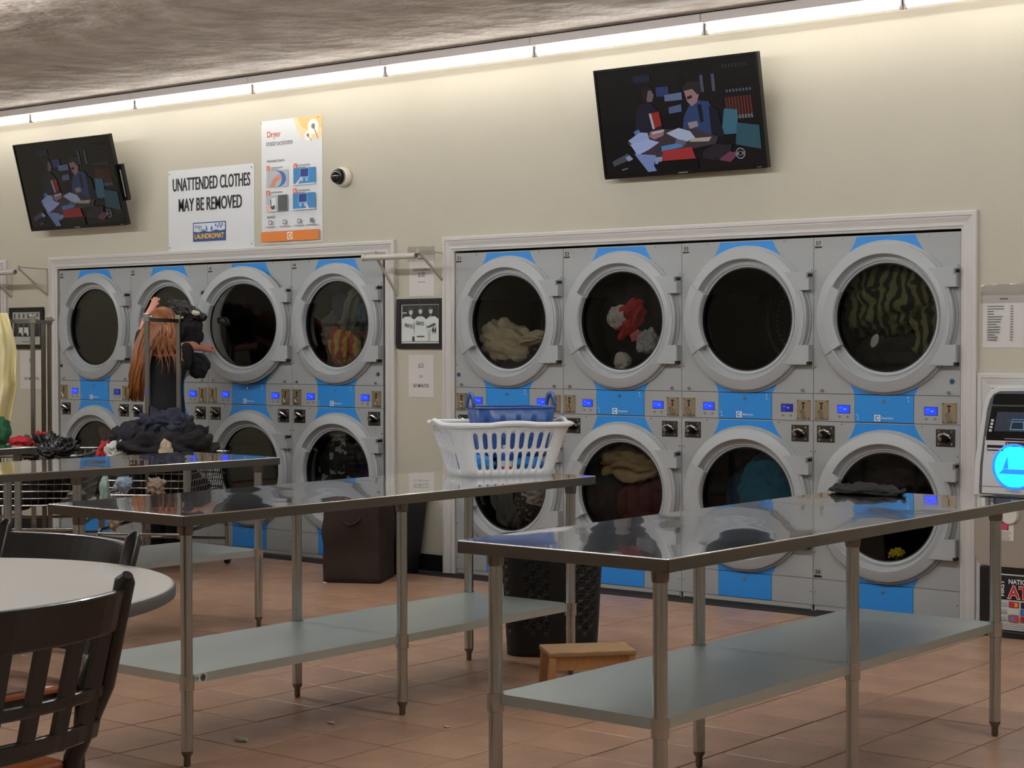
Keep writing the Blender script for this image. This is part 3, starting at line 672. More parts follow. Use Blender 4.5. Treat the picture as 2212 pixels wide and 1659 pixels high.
# televisions
def tv(label, xl, xr, zt, zb, a_t, a_b, side_arm, dim):
    H_ = math.hypot(zt-zb, a_t-a_b); W_ = xr-xl; t = thing('television', label, 'television', ((xl+xr)/2, -a_b, zb)); tilt = math.atan2(a_t-a_b, zt-zb)
    t.rotation_euler = (tilt, 0, 0)
    BZ = mat('tv_black', C(9,9,10), 0.22)
    box(-W_/2, W_/2, 0, .035, 0, H_).build('case', BZ, t, bevel=.003); box(-W_*.35, W_*.35, .034, .065, H_*.15, H_*.75).build('back_hump', BZ, t, bevel=.01)
    q = MB()
    for a, b, c, d in ((-W_/2,W_/2,0,.022),(-W_/2,W_/2,H_-.012,H_),(-W_/2,-W_/2+.012,.022,H_-.012),(W_/2-.012,W_/2,.022,H_-.012)): q.box(a, b, -.006, 0, c, d)
    q.build('bezel', BZ, t, bevel=.0015)
    q = MB().box(-.03,.03,-.0066,-.006,.006,.012); q.box(W_/2-.06,W_/2-.03,-.0066,-.006,.007,.010); q.build('maker_mark', mat('tv_mark', C(130,130,132), 0.4), t)
    p = Print(.0001); k = dim
    D = lambda r, g, b: tuple(c*k for c in C(r, g, b)[:3])+(1,)
    X = lambda u: (u-.5)*(W_-.026); Z = lambda v: .022+v*(H_-.036)
    P = lambda pts, c: p.poly([(X(u), Z(1-v)) for u, v in pts], c)          # u, v measured from the top left of the picture
    P([(0,0),(1,0),(1,1),(0,1)], D(13,12,15)); P([(0,.0),(.55,.0),(.5,.45),(0,.5)], D(22,19,20)); P([(.55,0),(1,0),(1,.55),(.6,.5)], D(19,16,17))
    for u in range(9): P([(.80+.018*u,.36),(.812+.018*u,.36),(.815+.018*u,.53),(.803+.018*u,.53)], D(92,42,34)); P([(.80+.018*u,.53),(.812+.018*u,.53),(.815+.018*u,.565),(.803+.018*u,.565)], D(110,112,122))
    for u in range(8): P([(.81+.02*u,.29),(.822+.02*u,.29),(.822+.02*u,.315),(.81+.02*u,.315)], D(80,88,110)); P([(.80+.02*u,.06),(.812+.02*u,.055),(.812+.02*u,.09),(.80+.02*u,.09)], D(52,48,50))
    for u in (.66,.73): P([(u,.13),(u+.02,.13),(u+.02,.29),(u,.29)], D(74,80,96))
    P([(.24,.07),(.35,.07),(.35,.14),(.24,.14)], D(32,36,58)); P([(.38,.20),(.46,.20),(.46,.29),(.38,.29)], D(48,60,104)); P([(.43,.28),(.54,.27),(.54,.34),(.43,.34)], D(100,112,146)); P([(.45,.40),(.53,.38),(.53,.45),(.45,.46)], D(84,96,130))
    P([(.79,.46),(.87,.48),(.86,.70),(.76,.70)], D(60,106,126)); P([(.86,.60),(.99,.64),(.99,.86),(.84,.80)], D(46,84,98))
    P([(.22,.62),(.24,.40),(.28,.34),(.34,.34),(.38,.42),(.40,.60)], D(30,30,46)); P([(.31,.22),(.35,.22),(.365,.27),(.35,.33),(.32,.33),(.305,.28)], D(112,92,100)); P([(.29,.20),(.33,.175),(.36,.205),(.33,.225),(.315,.31),(.30,.32),(.29,.27)], D(34,28,30))
    P([(.32,.44),(.385,.43),(.395,.56),(.335,.59)], D(150,46,38)); P([(.32,.44),(.335,.44),(.35,.59),(.335,.59)], D(170,170,180)); P([(.21,.60),(.245,.58),(.26,.64),(.23,.67)], D(90,120,170))
    P([(.52,.66),(.54,.50),(.58,.40),(.64,.36),(.70,.38),(.74,.50),(.77,.70),(.66,.74)], D(46,66,108)); P([(.63,.40),(.655,.40),(.66,.56),(.64,.57)], D(16,20,34)); P([(.70,.42),(.75,.46),(.78,.72),(.70,.72)], D(20,24,38))
    P([(.555,.25),(.60,.23),(.65,.30),(.63,.38),(.595,.41),(.57,.36)], D(150,116,118)); P([(.545,.23),(.59,.175),(.66,.19),(.665,.29),(.64,.31),(.61,.25),(.56,.26)], D(40,34,38)); P([(.57,.32),(.60,.305),(.605,.33),(.575,.345)], D(40,32,36)); P([(.56,.56),(.62,.55),(.625,.60),(.57,.62)], D(150,130,140))
    P([(.16,.71),(.22,.63),(.38,.60),(.60,.62),(.74,.72),(.72,.78),(.60,.80),(.40,.86),(.30,.86)], D(62,52,58))
    P([(.17,.68),(.25,.61),(.30,.62),(.31,.70),(.20,.73)], D(150,164,206)); P([(.18,.72),(.30,.68),(.37,.72),(.30,.78),(.22,.83),(.20,.77)], D(158,172,214)); P([(.32,.61),(.41,.60),(.40,.66),(.34,.69),(.31,.66)], D(150,112,120)); P([(.33,.62),(.41,.60),(.40,.625),(.33,.64)], D(190,170,178))
    P([(.42,.64),(.50,.60),(.57,.64),(.60,.71),(.53,.74),(.46,.68)], D(170,178,204)); P([(.58,.71),(.70,.71),(.68,.75),(.56,.74)], D(170,160,150)); P([(.38,.76),(.50,.74),(.52,.78),(.38,.81)], D(80,130,180)); P([(.48,.70),(.54,.73),(.53,.77),(.47,.74)], D(96,96,110))
    P([(.39,.80),(.57,.79),(.59,.90),(.37,.90)], D(160,50,54)); P([(.20,.81),(.34,.84),(.32,.94),(.335,.99),(.28,.995)], D(120,136,184)); P([(.33,.86),(.38,.86),(.37,.92),(.33,.925)], D(130,146,186)); P([(.35,.905),(.60,.905),(.60,1),(.36,1)], D(6,6,8))
    P([(.64,.84),(.72,.78),(.82,.80),(.80,.90),(.70,.93),(.63,.90)], D(36,34,42)); P([(.73,.93),(.80,.86),(.86,.88),(.80,.96)], D(110,56,80)); P([(.05,.87),(.16,.80),(.18,.86),(.06,.92)], D(70,76,86)); P([(.14,.84),(.17,.82),(.19,.86),(.16,.88)], D(140,150,176)); P([(.11,.95),(.15,.94),(.15,.95),(.11,.965)], D(110,110,116))
    p.ring(X(.865), Z(.115), .024, .0285, D(150,150,156), 24); p.poly([(X(.865)+.022*math.cos(q*PI/6), Z(.115)+.012*math.sin(q*PI/6)) for q in range(12)], D(120,120,128)); p.disc(X(.865), Z(.115), .010, D(20,20,24), 14)
    o = p.build('screen', t, SCREEN); o.location.y = -.0007
    q = MB()
    q.box(-.16, .16, .06, .075, H_*.25, H_*.65); q.bar((0, .07, H_*.45), (0, (a_t+a_b)/2-.004, H_*.45+.01), .05, .12)
    if side_arm:
        s_ = MB().box(W_/2-.05, W_/2+.03, .03, .055, H_*.60, H_*.66); s_.box(W_/2+.015, W_/2+.035, .03, .055, H_*.28, H_*.66); s_.box(W_/2-.05, W_/2+.03, .03, .055, H_*.26, H_*.30)
    q.build('bracket', BLACKP, t, bevel=.002)
    if side_arm: s_.build('side_arm', BLACKP, t, bevel=.002)
    return t
tv('flat television tilted down on the wall above the right dryers', 1.148, 2.172, 2.850, 2.268, .185, .072, False, 1.0)
tv('flat television on a tilting arm at the left, above the unattended clothes end', -3.93, -2.86, 2.800, 2.190, .290, .130, True, .45)
# fold out hanging brackets and their rods
BRK = mat('grey_bracket', C(176,170,156), 0.4); ROD = mat('painted_pipe', C(196,192,182), 0.3, 0.2)
def bracket(x, z, reach, drop, label):
    t = thing('hanging_bracket', label, 'bracket', (x, 0, z-drop), 0, 'fold out hanging brackets')
    box(-.008, .008, -.006, 0, 0, drop).build('wall_plate', BRK, t)
    MB().bar((0,-.004,drop-.006), (0,-reach,drop+.002), .010, .008).build('arm', BRK, t); MB().bar((0,-.006,.012), (0,-reach,drop-.006), .014, .010).build('brace', BRK, t)
    box(-.010, .010, -reach-.012, -reach+.010, drop-.016, drop+.012).build('tip', BRK, t, bevel=.003)
def rod(x0, x1, y, z, label):
    t = thing('hanging_rod', label, 'rod', ((x0+x1)/2, y, z-.017)); L = (x1-x0)/2
    o = MB().lathe_y([(.0175,-L),(.0175,L),(.0145,L),(.0145,L-.06),(0,L-.06)], 0, 0, n=22).build('pipe', ROD, t, smooth=True, angle=.5); o.rotation_euler = (0, 0, PI/2); o.location.z = .0175
    o = MB().lathe_y([(.0195,-.008),(.0195,.008)], 0, 0, n=20).build('end_ring', ROD, t, smooth=True); o.rotation_euler.z = PI/2; o.location = (L-.012, 0, .0175)
    o = MB().lathe_y([(.0195,-.010),(.0195,.010),(0,.010)], 0, 0, n=20).build('end_cap', ROD, t, smooth=True, angle=.5); o.rotation_euler.z = -PI/2; o.location = (-L+.006, 0, .0175)
bracket(-.466, 1.912, .20, .255, 'grey folding bracket left of the $1.00 notice'); bracket(-.084, 1.914, .235, .19, 'grey folding bracket right of the $1.00 notice')
rod(-.545, -.118, -.215, 1.886, 'short white hanging pipe in front of the dryer trim by the $1.00 notice')
bracket(-3.93, 1.925, .25, .205, 'grey folding bracket above the framed team photo'); bracket(-4.36, 1.925, .25, .21, 'grey folding bracket at the left edge above the framed team photo')
rod(-4.55, -3.965, -.25, 1.892, 'white hanging pipe cut by the left edge')
# ================================================================== cash machine
AX, AY = 3.360, -0.205
t = thing('cash_machine', 'white and grey cash machine with a glowing blue tray against the right wall', 'cash machine', (AX, AY, 0))
AW = .52; WH = mat('atm_white', C(206,208,210), 0.32); BEI = mat('atm_beige', C(150,140,130), 0.45); SIL = mat('atm_silver', C(120,124,132), 0.25, 0.6)
head = [(0,.655),(.0,.70),(.004,.80),(.022,.93),(.046,1.06),(.062,1.118),(.084,1.148),(.120,1.163),(.26,1.168)]
head = head+[(AW-x, z) for x, z in head[-2::-1]]
MB().prism([(x, z) for x, z in head], 0, .19).build('head', WH, t, bevel=.006)
rim = [(.030,.665),(.030,.70),(.034,.80),(.050,.93),(.068,1.06),(.082,1.105),(.100,1.130),(.130,1.143),(.26,1.146)]; rim = rim+[(AW-x, z) for x, z in rim[-2::-1]]
MB().prism(rim, -.004, .01).build('side_band', SIL, t)
face = [(.046,.668),(.046,.70),(.050,.80),(.062,.93),(.062,.9305)]; face = face+[(AW-x, z) for x, z in face[::-1]]
fp = MB().prism(face, -.009, .0).build('front_plate', WH, t)
scr = [(.064,.915),(.094,1.074),(AW-.094,1.074),(AW-.064,.915)]
sp = MB().prism(scr, -.010, .0).build('screen_panel', mat('atm_black', C(12,12,14), 0.18), t)
MB().prism([(.096,1.082),(.104,1.122),(.122,1.132),(AW-.122,1.132),(AW-.104,1.122),(AW-.096,1.082)], -.010, 0).build('top_panel', mat('atm_black', C(12,12,14), 0.18), t)
p = Print(); p.poly([(.104,.958),(.122,1.048),(AW-.122,1.048),(AW-.104,.958)], C(58,64,76)); p.poly([(.18,.965),(.19,1.005),(.25,1.005),(.25,.965)], C(110,150,190)); p.poly([(.186,.970),(.194,1.001),(.245,1.001),(.245,.970)], C(40,48,62)); p.rect(.19,.33,1.012,1.016,C(90,140,220)); p.rect(.17,.20,1.006,1.009,C(90,100,120))
o = p.build('screen', sp, SCREEN); o.location.y = -.0104
for k in range(4): box(.080+.0035*k, .094+.0035*k, -.0125, -.010, .955+.0155*k, .966+.0155*k).build('side_key', mat('atm_key', C(210,210,208), 0.4), sp, bevel=.001)
p = Print(); p.rect(.155,.31,.922,.927,C(130,130,134)); o = p.build('maker_text', sp); o.location.y = -.0104
cs = box(.072, .150, -.013, -.008, .868, .893).build('card_slot', BLACKP, t); box(.076, .150, -.018, -.010, .872, .880).build('slot_lip', WH, cs, bevel=.001)
p = Print(); p.rect(.085,.128,.848,.862,C(226,226,222)); p.rect(.090,.120,.853,.856,C(120,120,122)); p.rect(.160,.262,.889,.910,C(70,44,52)); p.disc(.170,.8995,.006,C(200,140,70),10); p.rect(.18,.22,.896,.903,C(150,130,140)); p.rect(.160,.24,.682,.684,C(150,150,150)); p.rect(.046,.474,.6995,.7015,C(90,90,92)); p.text('TRITON', .205, .676, .008, C(150,150,152), width=.05)
o = p.build('front_print', t); o.location.y = -.0094
CY = mat('cyan_glow', (0.02, 0.75, 1.0, 1), 0.4, emit=1.05); CY2 = mat('blue_glow', (0.02, 0.22, 0.95, 1), 0.4, emit=0.9)
tr = MB().lathe_y([(.104,.009),(.106,.014),(.098,.016),(.096,.009)], .205, .796, n=44, close=True).build('tray_rim', CY2, t, smooth=True, angle=.6)
MB().lathe_y([(.098,.0096),(.0,.0096)], .205, .796, n=44).build('tray_back', CY, tr)
MB().prism([(.130,.762),(.152,.784),(.262,.784),(.290,.762)], -.0135, -.0098).build('tray_floor', CY2, tr); MB().prism([(.150,.786),(.170,.842),(.174,.786)], -.013, -.0098).build('tray_edge', CY2, tr)
box(.10, AW-.10, -.03, .02, .630, .660).build('keyboard_shelf', BLACKP, t, bevel=.004)
lower = [(.006,.645),(.0,.60),(.004,.40),(.010,.365),(.022,.342),(.044,.330),(.08,.327)]; lower = lower+[(AW-x, z) for x, z in lower[::-1]]
MB().prism(lower[::-1], .004, .19).build('door_panel', BEI, t, bevel=.004)
MB().lathe_y([(.0,.012),(.040,.010),(.046,.002),(.046,-.006)], .176, .572, n=30).build('lock_dial', mat('dial_white', C(214,212,206), 0.3), t, smooth=True)
p = Print(); p.rect(.112,.196,.452,.545,C(212,208,198)); p.rect(.122,.172,.500,.540,C(52,48,96)); p.disc(.152,.517,.017,C(196,60,84)); 
for k in range(5): p.rect(.118,.185-.006*(k%3),.488-.008*k,.492-.008*k,C(160,158,154))
o = p.build('sticker', t); o.location.y = .0032
bs = box(.026, AW-.026, .012, .19, 0, .325).build('base_cabinet', BLACKP, t, bevel=.004)
box(.10, AW-.02, -.004, .012, 0, .032).build('base_foot', BLACKP, t, bevel=.004)
p = Print(); p.rect(.125,.48,.036,.296,C(196,196,192)); p.rect(.127,.478,.176,.284,C(20,18,24)); p.rect(.125,.48,.284,.290,C(20,18,20))
p.text('NATIONAL', .240, .252, .022, C(220,220,220), width=.14, bold=.03); p.text('FIRST', .148, .230, .018, C(214,214,214), width=.075, bold=.03, rot=PI/2)
p.text('ATM', .245, .186, .058, C(214,190,184), width=.165, bold=.06); p.text('ATM', .245, .187, .056, C(196,36,38), width=.155, bold=.02); p.text('FAST CASH', .40, .22, .03, C(220,220,220), width=.11, bold=.02)
for r_, z in enumerate((.142,.110,.078)):
    for c_ in range(5):
        u = .172+.058*c_; p.rect(u, u+.050, z, z+.028, [C(150,40,40),C(28,28,30),C(60,110,160),C(200,200,198),C(40,80,140),C(36,96,170),C(170,60,60)][(r_*3+c_)%7])
        if (r_+c_) % 2 == 0: p.disc(u+.034, z+.014, .011, C(226,150,60) if r_ == 0 else C(190,60,60), 12); p.disc(u+.018, z+.014, .011, C(190,50,50) if r_ == 0 else C(60,130,190), 12)
    p.rect(.132,.162,z+.006,z+.022,C(160,162,166))
for k in range(3): p.rect(.14,.44-.03*k,.064-.010*k,.068-.010*k,C(150,150,146))
o = p.build('poster', bs); o.location.y = .0116

# ================================================================== baskets, hampers, stool
def rr_path(hx, hy, r, n=6):             # rounded rectangle, counter clockwise from the middle of the front
    pts = []
    for cx, cy, t0 in ((hx-r, -hy+r, -90), (hx-r, hy-r, 0), (-hx+r, hy-r, 90), (-hx+r, -hy+r, 180)):
        for k in range(n+1):
            t = math.radians(t0+90*k/n); pts.append((cx+r*math.cos(t), cy+r*math.sin(t)))
    return pts
def path_at(pts, s):
    L = [0.0]
    for i in range(len(pts)): a, b = pts[i], pts[(i+1) % len(pts)]; L.append(L[-1]+math.hypot(b[0]-a[0], b[1]-a[1]))
    s = (s % 1.0)*L[-1]
    for i in range(len(pts)):
        if s <= L[i+1]+1e-12:
            k = (s-L[i])/max(L[i+1]-L[i], 1e-9); a, b = pts[i], pts[(i+1) % len(pts)]; return a[0]+(b[0]-a[0])*k, a[1]+(b[1]-a[1])*k
    return pts[0]
def slotted(mb, P, s0, s1, t0, t1, hole):
    # one wall cell in (s, t) with an optional stadium / diamond hole given in cell units
    if hole is None:
        n = 3; vs = [P(s0+(s1-s0)*i/n, t) for i in range(n+1) for t in (t0, t1)]; mb.add(vs, [(2*i, 2*i+2, 2*i+3, 2*i+1) for i in range(n)]); return
    w, h_, kind = hole; inner = []; N = 16
    for k in range(N):
        a = 2*PI*k/N; c, s = math.cos(a), math.sin(a)
        if kind == 'slot': x = w*c; y = (h_-w*0.9)*(1 if s > 1e-6 else -1 if s < -1e-6 else 0)+w*0.9*s
        else: x = w*abs(c)**1.3*(1 if c >= 0 else -1); y = h_*abs(s)**1.3*(1 if s >= 0 else -1)
        inner.append((x, y))
    outer = []
    for k in range(N):
        a = 2*PI*k/N; c, s = math.cos(a), math.sin(a); m_ = max(abs(c), abs(s)); outer.append((.5*c/m_, .5*s/m_))
    f = lambda q: P(s0+(s1-s0)*(q[0]+.5), t0+(t1-t0)*(q[1]+.5))
    vs = [f(q) for q in inner]+[f(q) for q in outer]
    mb.add(vs, [(k, (k+1) % N, N+(k+1) % N, N+k) for k in range(N)])
WHITEP = mat('white_plastic', C(226,226,226), 0.32); BLUEP = mat('blue_plastic', C(44,84,150), 0.34)
bx, by = 2.203, -2.296; bt = TH
t = thing('laundry_basket', 'white plastic laundry basket with slotted sides on the steel table', 'basket', (bx, by, bt), math.radians(57))
H_ = .210
lo = rr_path(.195, .140, .055); hi = rr_path(.258, .195, .070)
def PB(s, tt):
    a, b = path_at(lo, s), path_at(hi, s); return (a[0]+(b[0]-a[0])*tt, a[1]+(b[1]-a[1])*tt, H_*tt)
mb = MB(); NC = 40; rows = [(0,.14,False),(.14,.49,True),(.49,.54,False),(.54,.87,True),(.87,1,False)]
def corner(s):
    x, y = path_at(lo, s); return abs(x) > .150 and abs(y) > .095
for i in range(NC):
    s0, s1 = i/NC, (i+1)/NC
    for a, b, hole in rows: slotted(mb, PB, s0, s1, a, b, (.27, .5, 'slot') if hole and not corner((s0+s1)/2) else None)
mb.build('sides', WHITEP, t, smooth=True, solid=.003)
MB().prism_z(lo, 0.0, .004).build('bottom', WHITEP, t)
rimp = []
for k in range(96):
    s = k/96; x, y = path_at(rr_path(.266, .203, .075), s); z = H_+.004
    if abs(y) < .085 and abs(x) > .2: z += .014*math.cos(y/.085*PI/2)**2; x *= 1+.05*math.cos(y/.085*PI/2)
    if abs(x) < .10 and y < 0: z += .007*math.cos(x/.10*PI/2)
    rimp.append((x, y, z))
MB().tube(rimp, .0105, 8, True).build('rim', WHITEP, t, smooth=True)
# contents of the basket, each a thing of its own
rz = math.radians(57)
def inb(x, y, z): c, s = math.cos(rz), math.sin(rz); return Vector((bx+x*c-y*s, by+x*s+y*c, bt+z))
cl = mat('bright_blue_cotton', C(40,128,200), 0.75, var=.15, vscale=6, bump=.15, bscale=30)
for k, (x, y, sz) in enumerate(((-.115,-.045,(.085,.075,.040)),(.085,-.05,(.10,.07,.036)),(-.02,.06,(.14,.065,.04)))):
    cloth('folded_cloth', ['bright blue folded cloth at the left end inside the white basket','bright blue folded cloth at the right end inside the white basket','bright blue folded cloth at the back of the white basket'][k], 'cloth', inb(x, y, .006+sz[2]*1.05), sz, cl, 30+k, .25, 1.6, 4, rot=0, floor=bt+.006, group='blue cloths in the white basket')
b2 = thing('detergent_bottle', 'small detergent bottle with a white and red label inside the white basket', 'bottle', inb(-.005,-.105,.005), rz)
MB().lathe_z([(0,0),(.030,0),(.033,.006),(.033,.075),(.026,.092),(.014,.100)], 0, 0, 24).build('body', mat('bottle_blue', C(30,80,170), 0.25), b2, smooth=True, angle=.6)
MB().lathe_z([(.016,.098),(.016,.122),(0,.122)], 0, 0, 20).build('cap', WHITEP, b2, smooth=True, angle=.6)
MB().lathe_z([(.0336,.020),(.0336,.060)], 0, 0, 24).build('label_band', mat('bottle_label', C(220,220,222), 0.4), b2, smooth=True); MB().lathe_z([(.0342,.022),(.0342,.036)], 0, 0, 24).build('label_stripe', mat('label_red', C(190,40,50), 0.4), b2, smooth=True)
t = thing('storage_tub', 'blue plastic tub with two loop handles standing inside the white basket', 'tub', inb(.052, .008, .075), rz)
lo2 = rr_path(.135, .090, .045); hi2 = rr_path(.172, .118, .055); TBH = .205
def PT(s, tt):
    a, b = path_at(lo2, s), path_at(hi2, s); x, y = a[0]+(b[0]-a[0])*tt, a[1]+(b[1]-a[1])*tt; return (x, y, TBH*tt)
mb = MB()
for i in range(30):
    for a, b, hole in ((0,.16,0),(.16,.40,1),(.40,.60,1),(.60,1,0)): slotted(mb, PT, i/30, (i+1)/30, a, b, (.26,.30,'slot') if hole and (i % 2 == 0) else None)
mb.build('sides', BLUEP, t, smooth=True, solid=.003)
MB().prism_z(lo2, 0, .004).build('bottom', BLUEP, t)
MB().tube([(x, y, TBH) for x, y in (path_at(hi2, k/60) for k in range(60))], .005, 6, True).build('rim', BLUEP, t, smooth=True)
for s in (-1, 1):
    mb = MB(); N = 20; vs = []
    for k in range(N+1):
        a = PI*k/N; vs += [(s*.176, .062*math.cos(a), TBH+.066*math.sin(a)**.8), (s*.176, .036*math.cos(a), TBH-.004+.044*math.sin(a))]
    mb.add(vs, [(2*k, 2*k+1, 2*k+3, 2*k+2) for k in range(N)]); mb.build('loop_handle', BLUEP, t, smooth=True, solid=.006)
# black perforated hamper under the middle table
t = thing('plastic_hamper', 'black plastic hamper with diamond perforations standing under the end of the basket table', 'hamper', (2.10, -1.80, 0), math.radians(34))
lo3 = rr_path(.195, .145, .09); hi3 = rr_path(.222, .172, .09); HH = .500
def PH(s, tt):
    a, b = path_at(lo3, s), path_at(hi3, s); return (a[0]+(b[0]-a[0])*tt, a[1]+(b[1]-a[1])*tt, HH*tt)
mb = MB(); NC = 44
for i in range(NC):
    for j in range(16):
        tt0, tt1 = .06+j*.0565, .06+(j+1)*.0565
        s_ = (i+.5)/NC; ph = (i*5 // 11) % 2; on = 2 < j < 14 and (i % 6) in (0, 1, 2, 3) and ((i+j) % 2 == 0)
        slotted(mb, PH, i/NC, (i+1)/NC, tt0, tt1, ((.22 if i % 6 in (1,2) else .16), .30, 'diamond') if on else None)
    slotted(mb, PH, i/NC, (i+1)/NC, 0, .06, None); slotted(mb, PH, i/NC, (i+1)/NC, .964, 1, None)
HB = mat('hamper_black', C(9,9,9), 0.6); mb.build('sides', HB, t, smooth=True, solid=.003)
MB().prism_z(lo3, 0.004, .010).build('bottom', HB, t)
hr = []
for k in range(80):
    x, y = path_at(rr_path(.232, .182, .095), k/80); hr.append((x, y, HH+.004-(.020*math.cos(x/.12*PI/2)**2 if abs(x) < .12 else 0)))
MB().tube(hr, .010, 8, True).build('rim', mat('black_gloss_plastic', C(20,20,22), 0.2), t, smooth=True)
# brown fabric hamper
t = thing('fabric_hamper', 'dark brown square fabric hamper standing in front of the wall pier', 'hamper', (-.265, -.555, 0), math.radians(28))
BRN = mat('brown_fabric', C(42,28,20), 0.9, bump=.25, bscale=300, var=.10, vscale=3)
a = .165; N = 14; mb = MB(); vs = []
ring0 = []
for k in range(4):
    p0 = [(-a,-a),(a,-a),(a,a),(-a,a)][k]; p1 = [(-a,-a),(a,-a),(a,a),(-a,a)][(k+1) % 4]
    for i in range(N): ring0.append((p0[0]+(p1[0]-p0[0])*i/N, p0[1]+(p1[1]-p0[1])*i/N))
M_ = len(ring0); R_ = 16
for j in range(R_+1):
    for i, (x, y) in enumerate(ring0):
        z = .50*j/R_; n = noise.noise(Vector((x*5+3, y*5, z*4)))*.022+noise.noise(Vector((x*9-y*7, z*9+x*8, 2)))*.012; e = math.sin(PI*j/R_)
        r = math.hypot(x, y); vs.append((x+x/r*n*e*1.4, y+y/r*n*e*1.4, z))
mb.add(vs, [(j*M_+i, j*M_+(i+1) % M_, (j+1)*M_+(i+1) % M_, (j+1)*M_+i) for j in range(R_) for i in range(M_)]); mb.add([(x, y, .003) for x, y in ((-a,-a),(a,-a),(a,a),(-a,a))], [(0,1,2,3)])
mb.build('sides', BRN, t, smooth=True, angle=1.2, solid=.003)
MB().tube([(-.055,-a-.006,.385),(-.045,-a-.018,.36),(-.01,-a-.022,.335),(.02,-a-.02,.34),(.05,-a-.014,.365),(.058,-a-.006,.38)], [.006,.009,.010,.010,.009,.006], 6).build('handle', mat('dark_webbing', C(30,22,18), 0.8), t, smooth=True)
MB().tube([(x*1.0, y*1.0, .50) for x, y in rr_path(a, a, .02, 3)], .006, 6, True).build('rim', BRN, t, smooth=True)
# black bin against the pier
t = thing('waste_bin', 'tall black tapered bin against the wall pier behind the brown hamper', 'bin', (-.335, -.175, 0))
lo4, hi4 = rr_path(.115, .105, .03), rr_path(.155, .145, .03); mb = MB()
n = len(lo4); mb.add([(x, y, 0) for x, y in lo4]+[(x, y, .46) for x, y in hi4]+[(x*.95, y*.95, .46) for x, y in hi4]+[(x*.93, y*.93, .02) for x, y in lo4], [tuple(range(n))[::-1]]+[(q*n+i, q*n+(i+1) % n, (q+1)*n+(i+1) % n, (q+1)*n+i) for q in range(3) for i in range(n)]+[tuple(3*n+i for i in range(n))])
mb.build('body', BLACKP, t, smooth=True, angle=.8); MB().tube([(x*1.02, y*1.02, .455) for x, y in hi4], .009, 6, True).build('rim', BLACKP, t, smooth=True)
# wooden step stool
t = thing('step_stool', 'worn wooden step stool in front of the black hamper', 'stool', (2.862, -2.575, 0), math.radians(49))
WD = mat('worn_wood', C(156,124,86), 0.6, var=.22, vscale=14, bump=.15, bscale=40, aniso=(1,6,6)); WD2 = mat('stool_side_wood', C(178,130,82), 0.55, var=.15, vscale=16, aniso=(6,1,1))
a, b, z = .170, .098, .205
MB().box(-a, a, -b, b, z-.020, z).build('top', WD, t, bevel=.005)
box(-a+.02, a-.02, -b+.014, -b+.030, z-.072, z-.020).build('apron', WD2, t); box(-a+.02, a-.02, b-.030, b-.014, z-.072, z-.020).build('apron', WD2, t)
for s in (-1, 1):
    for u in (-1, 1): MB().bar((s*(a-.018), u*(b-.020), z-.020), (s*(a-.010), u*(b-.010), 0), .026, .030).build('leg', WD2, t)
    box(s*(a-.026)-.009, s*(a-.026)+.009, -b+.03, b-.03, .055, .075).build('stretcher', WD2, t)
box(-a+.02, a-.02, -.012, .012, .050, .070).build('stretcher', WD2, t)
# litter on the floor
for k, (x, y, s) in enumerate(((2.349,-3.882,.020),(2.385,-3.482,.011),(2.757,-3.276,.009),(-.30,-.80,.010))):
    cloth('lint_scrap', ['long white lint scrap on the floor under the basket table','grey lint scrap on the floor beneath the middle of the basket table','tiny white lint scrap on the open floor between the tables','tiny pale lint scrap on the floor by the brown hamper'][k], 'lint', (x, y, s*.4), (s*1.6, s*.7, s*.4), mat('lint', C(196,190,180) if k != 1 else C(120,110,100), 0.9), 60+k, .6, 1.8, 3, group='lint on the floor', floor=0.0008)
# ================================================================== round table and chairs
t = thing('round_table', 'round white laminate cafe table with a dark edge at the lower left', 'table', (2.985, -5.585, 0))
MB().lathe_z([(0,.727),(.655,.727),(.664,.732),(.664,.752),(.660,.7595),(.652,.7605),(0,.7605)], 0, 0, 96).build('edge', mat('dark_table_edge', C(84,78,72), 0.4), t, smooth=True, angle=.5)
MB().lathe_z([(0,.7615),(.654,.7615),(.656,.760)], 0, 0, 96).build('tabletop', mat('white_laminate', C(172,167,159), 0.42), t, smooth=True, angle=.5)
MB().lathe_z([(.045,.02),(.045,.70),(.16,.727)], 0, 0, 24).build('column', BLACKP, t, smooth=True, angle=.6)
for k in range(4): MB().bar((0,0,.035), (.34*math.cos(.6+k*PI/2), .34*math.sin(.6+k*PI/2), .018), .06, .034).build('foot', BLACKP, t)
CH = mat('black_chair_wood', C(16,13,12), 0.30, coat=.25); SEATW = mat('orange_wood_seat', C(178,96,40), 0.35, var=.18, vscale=8, aniso=(1,8,1), coat=.2)
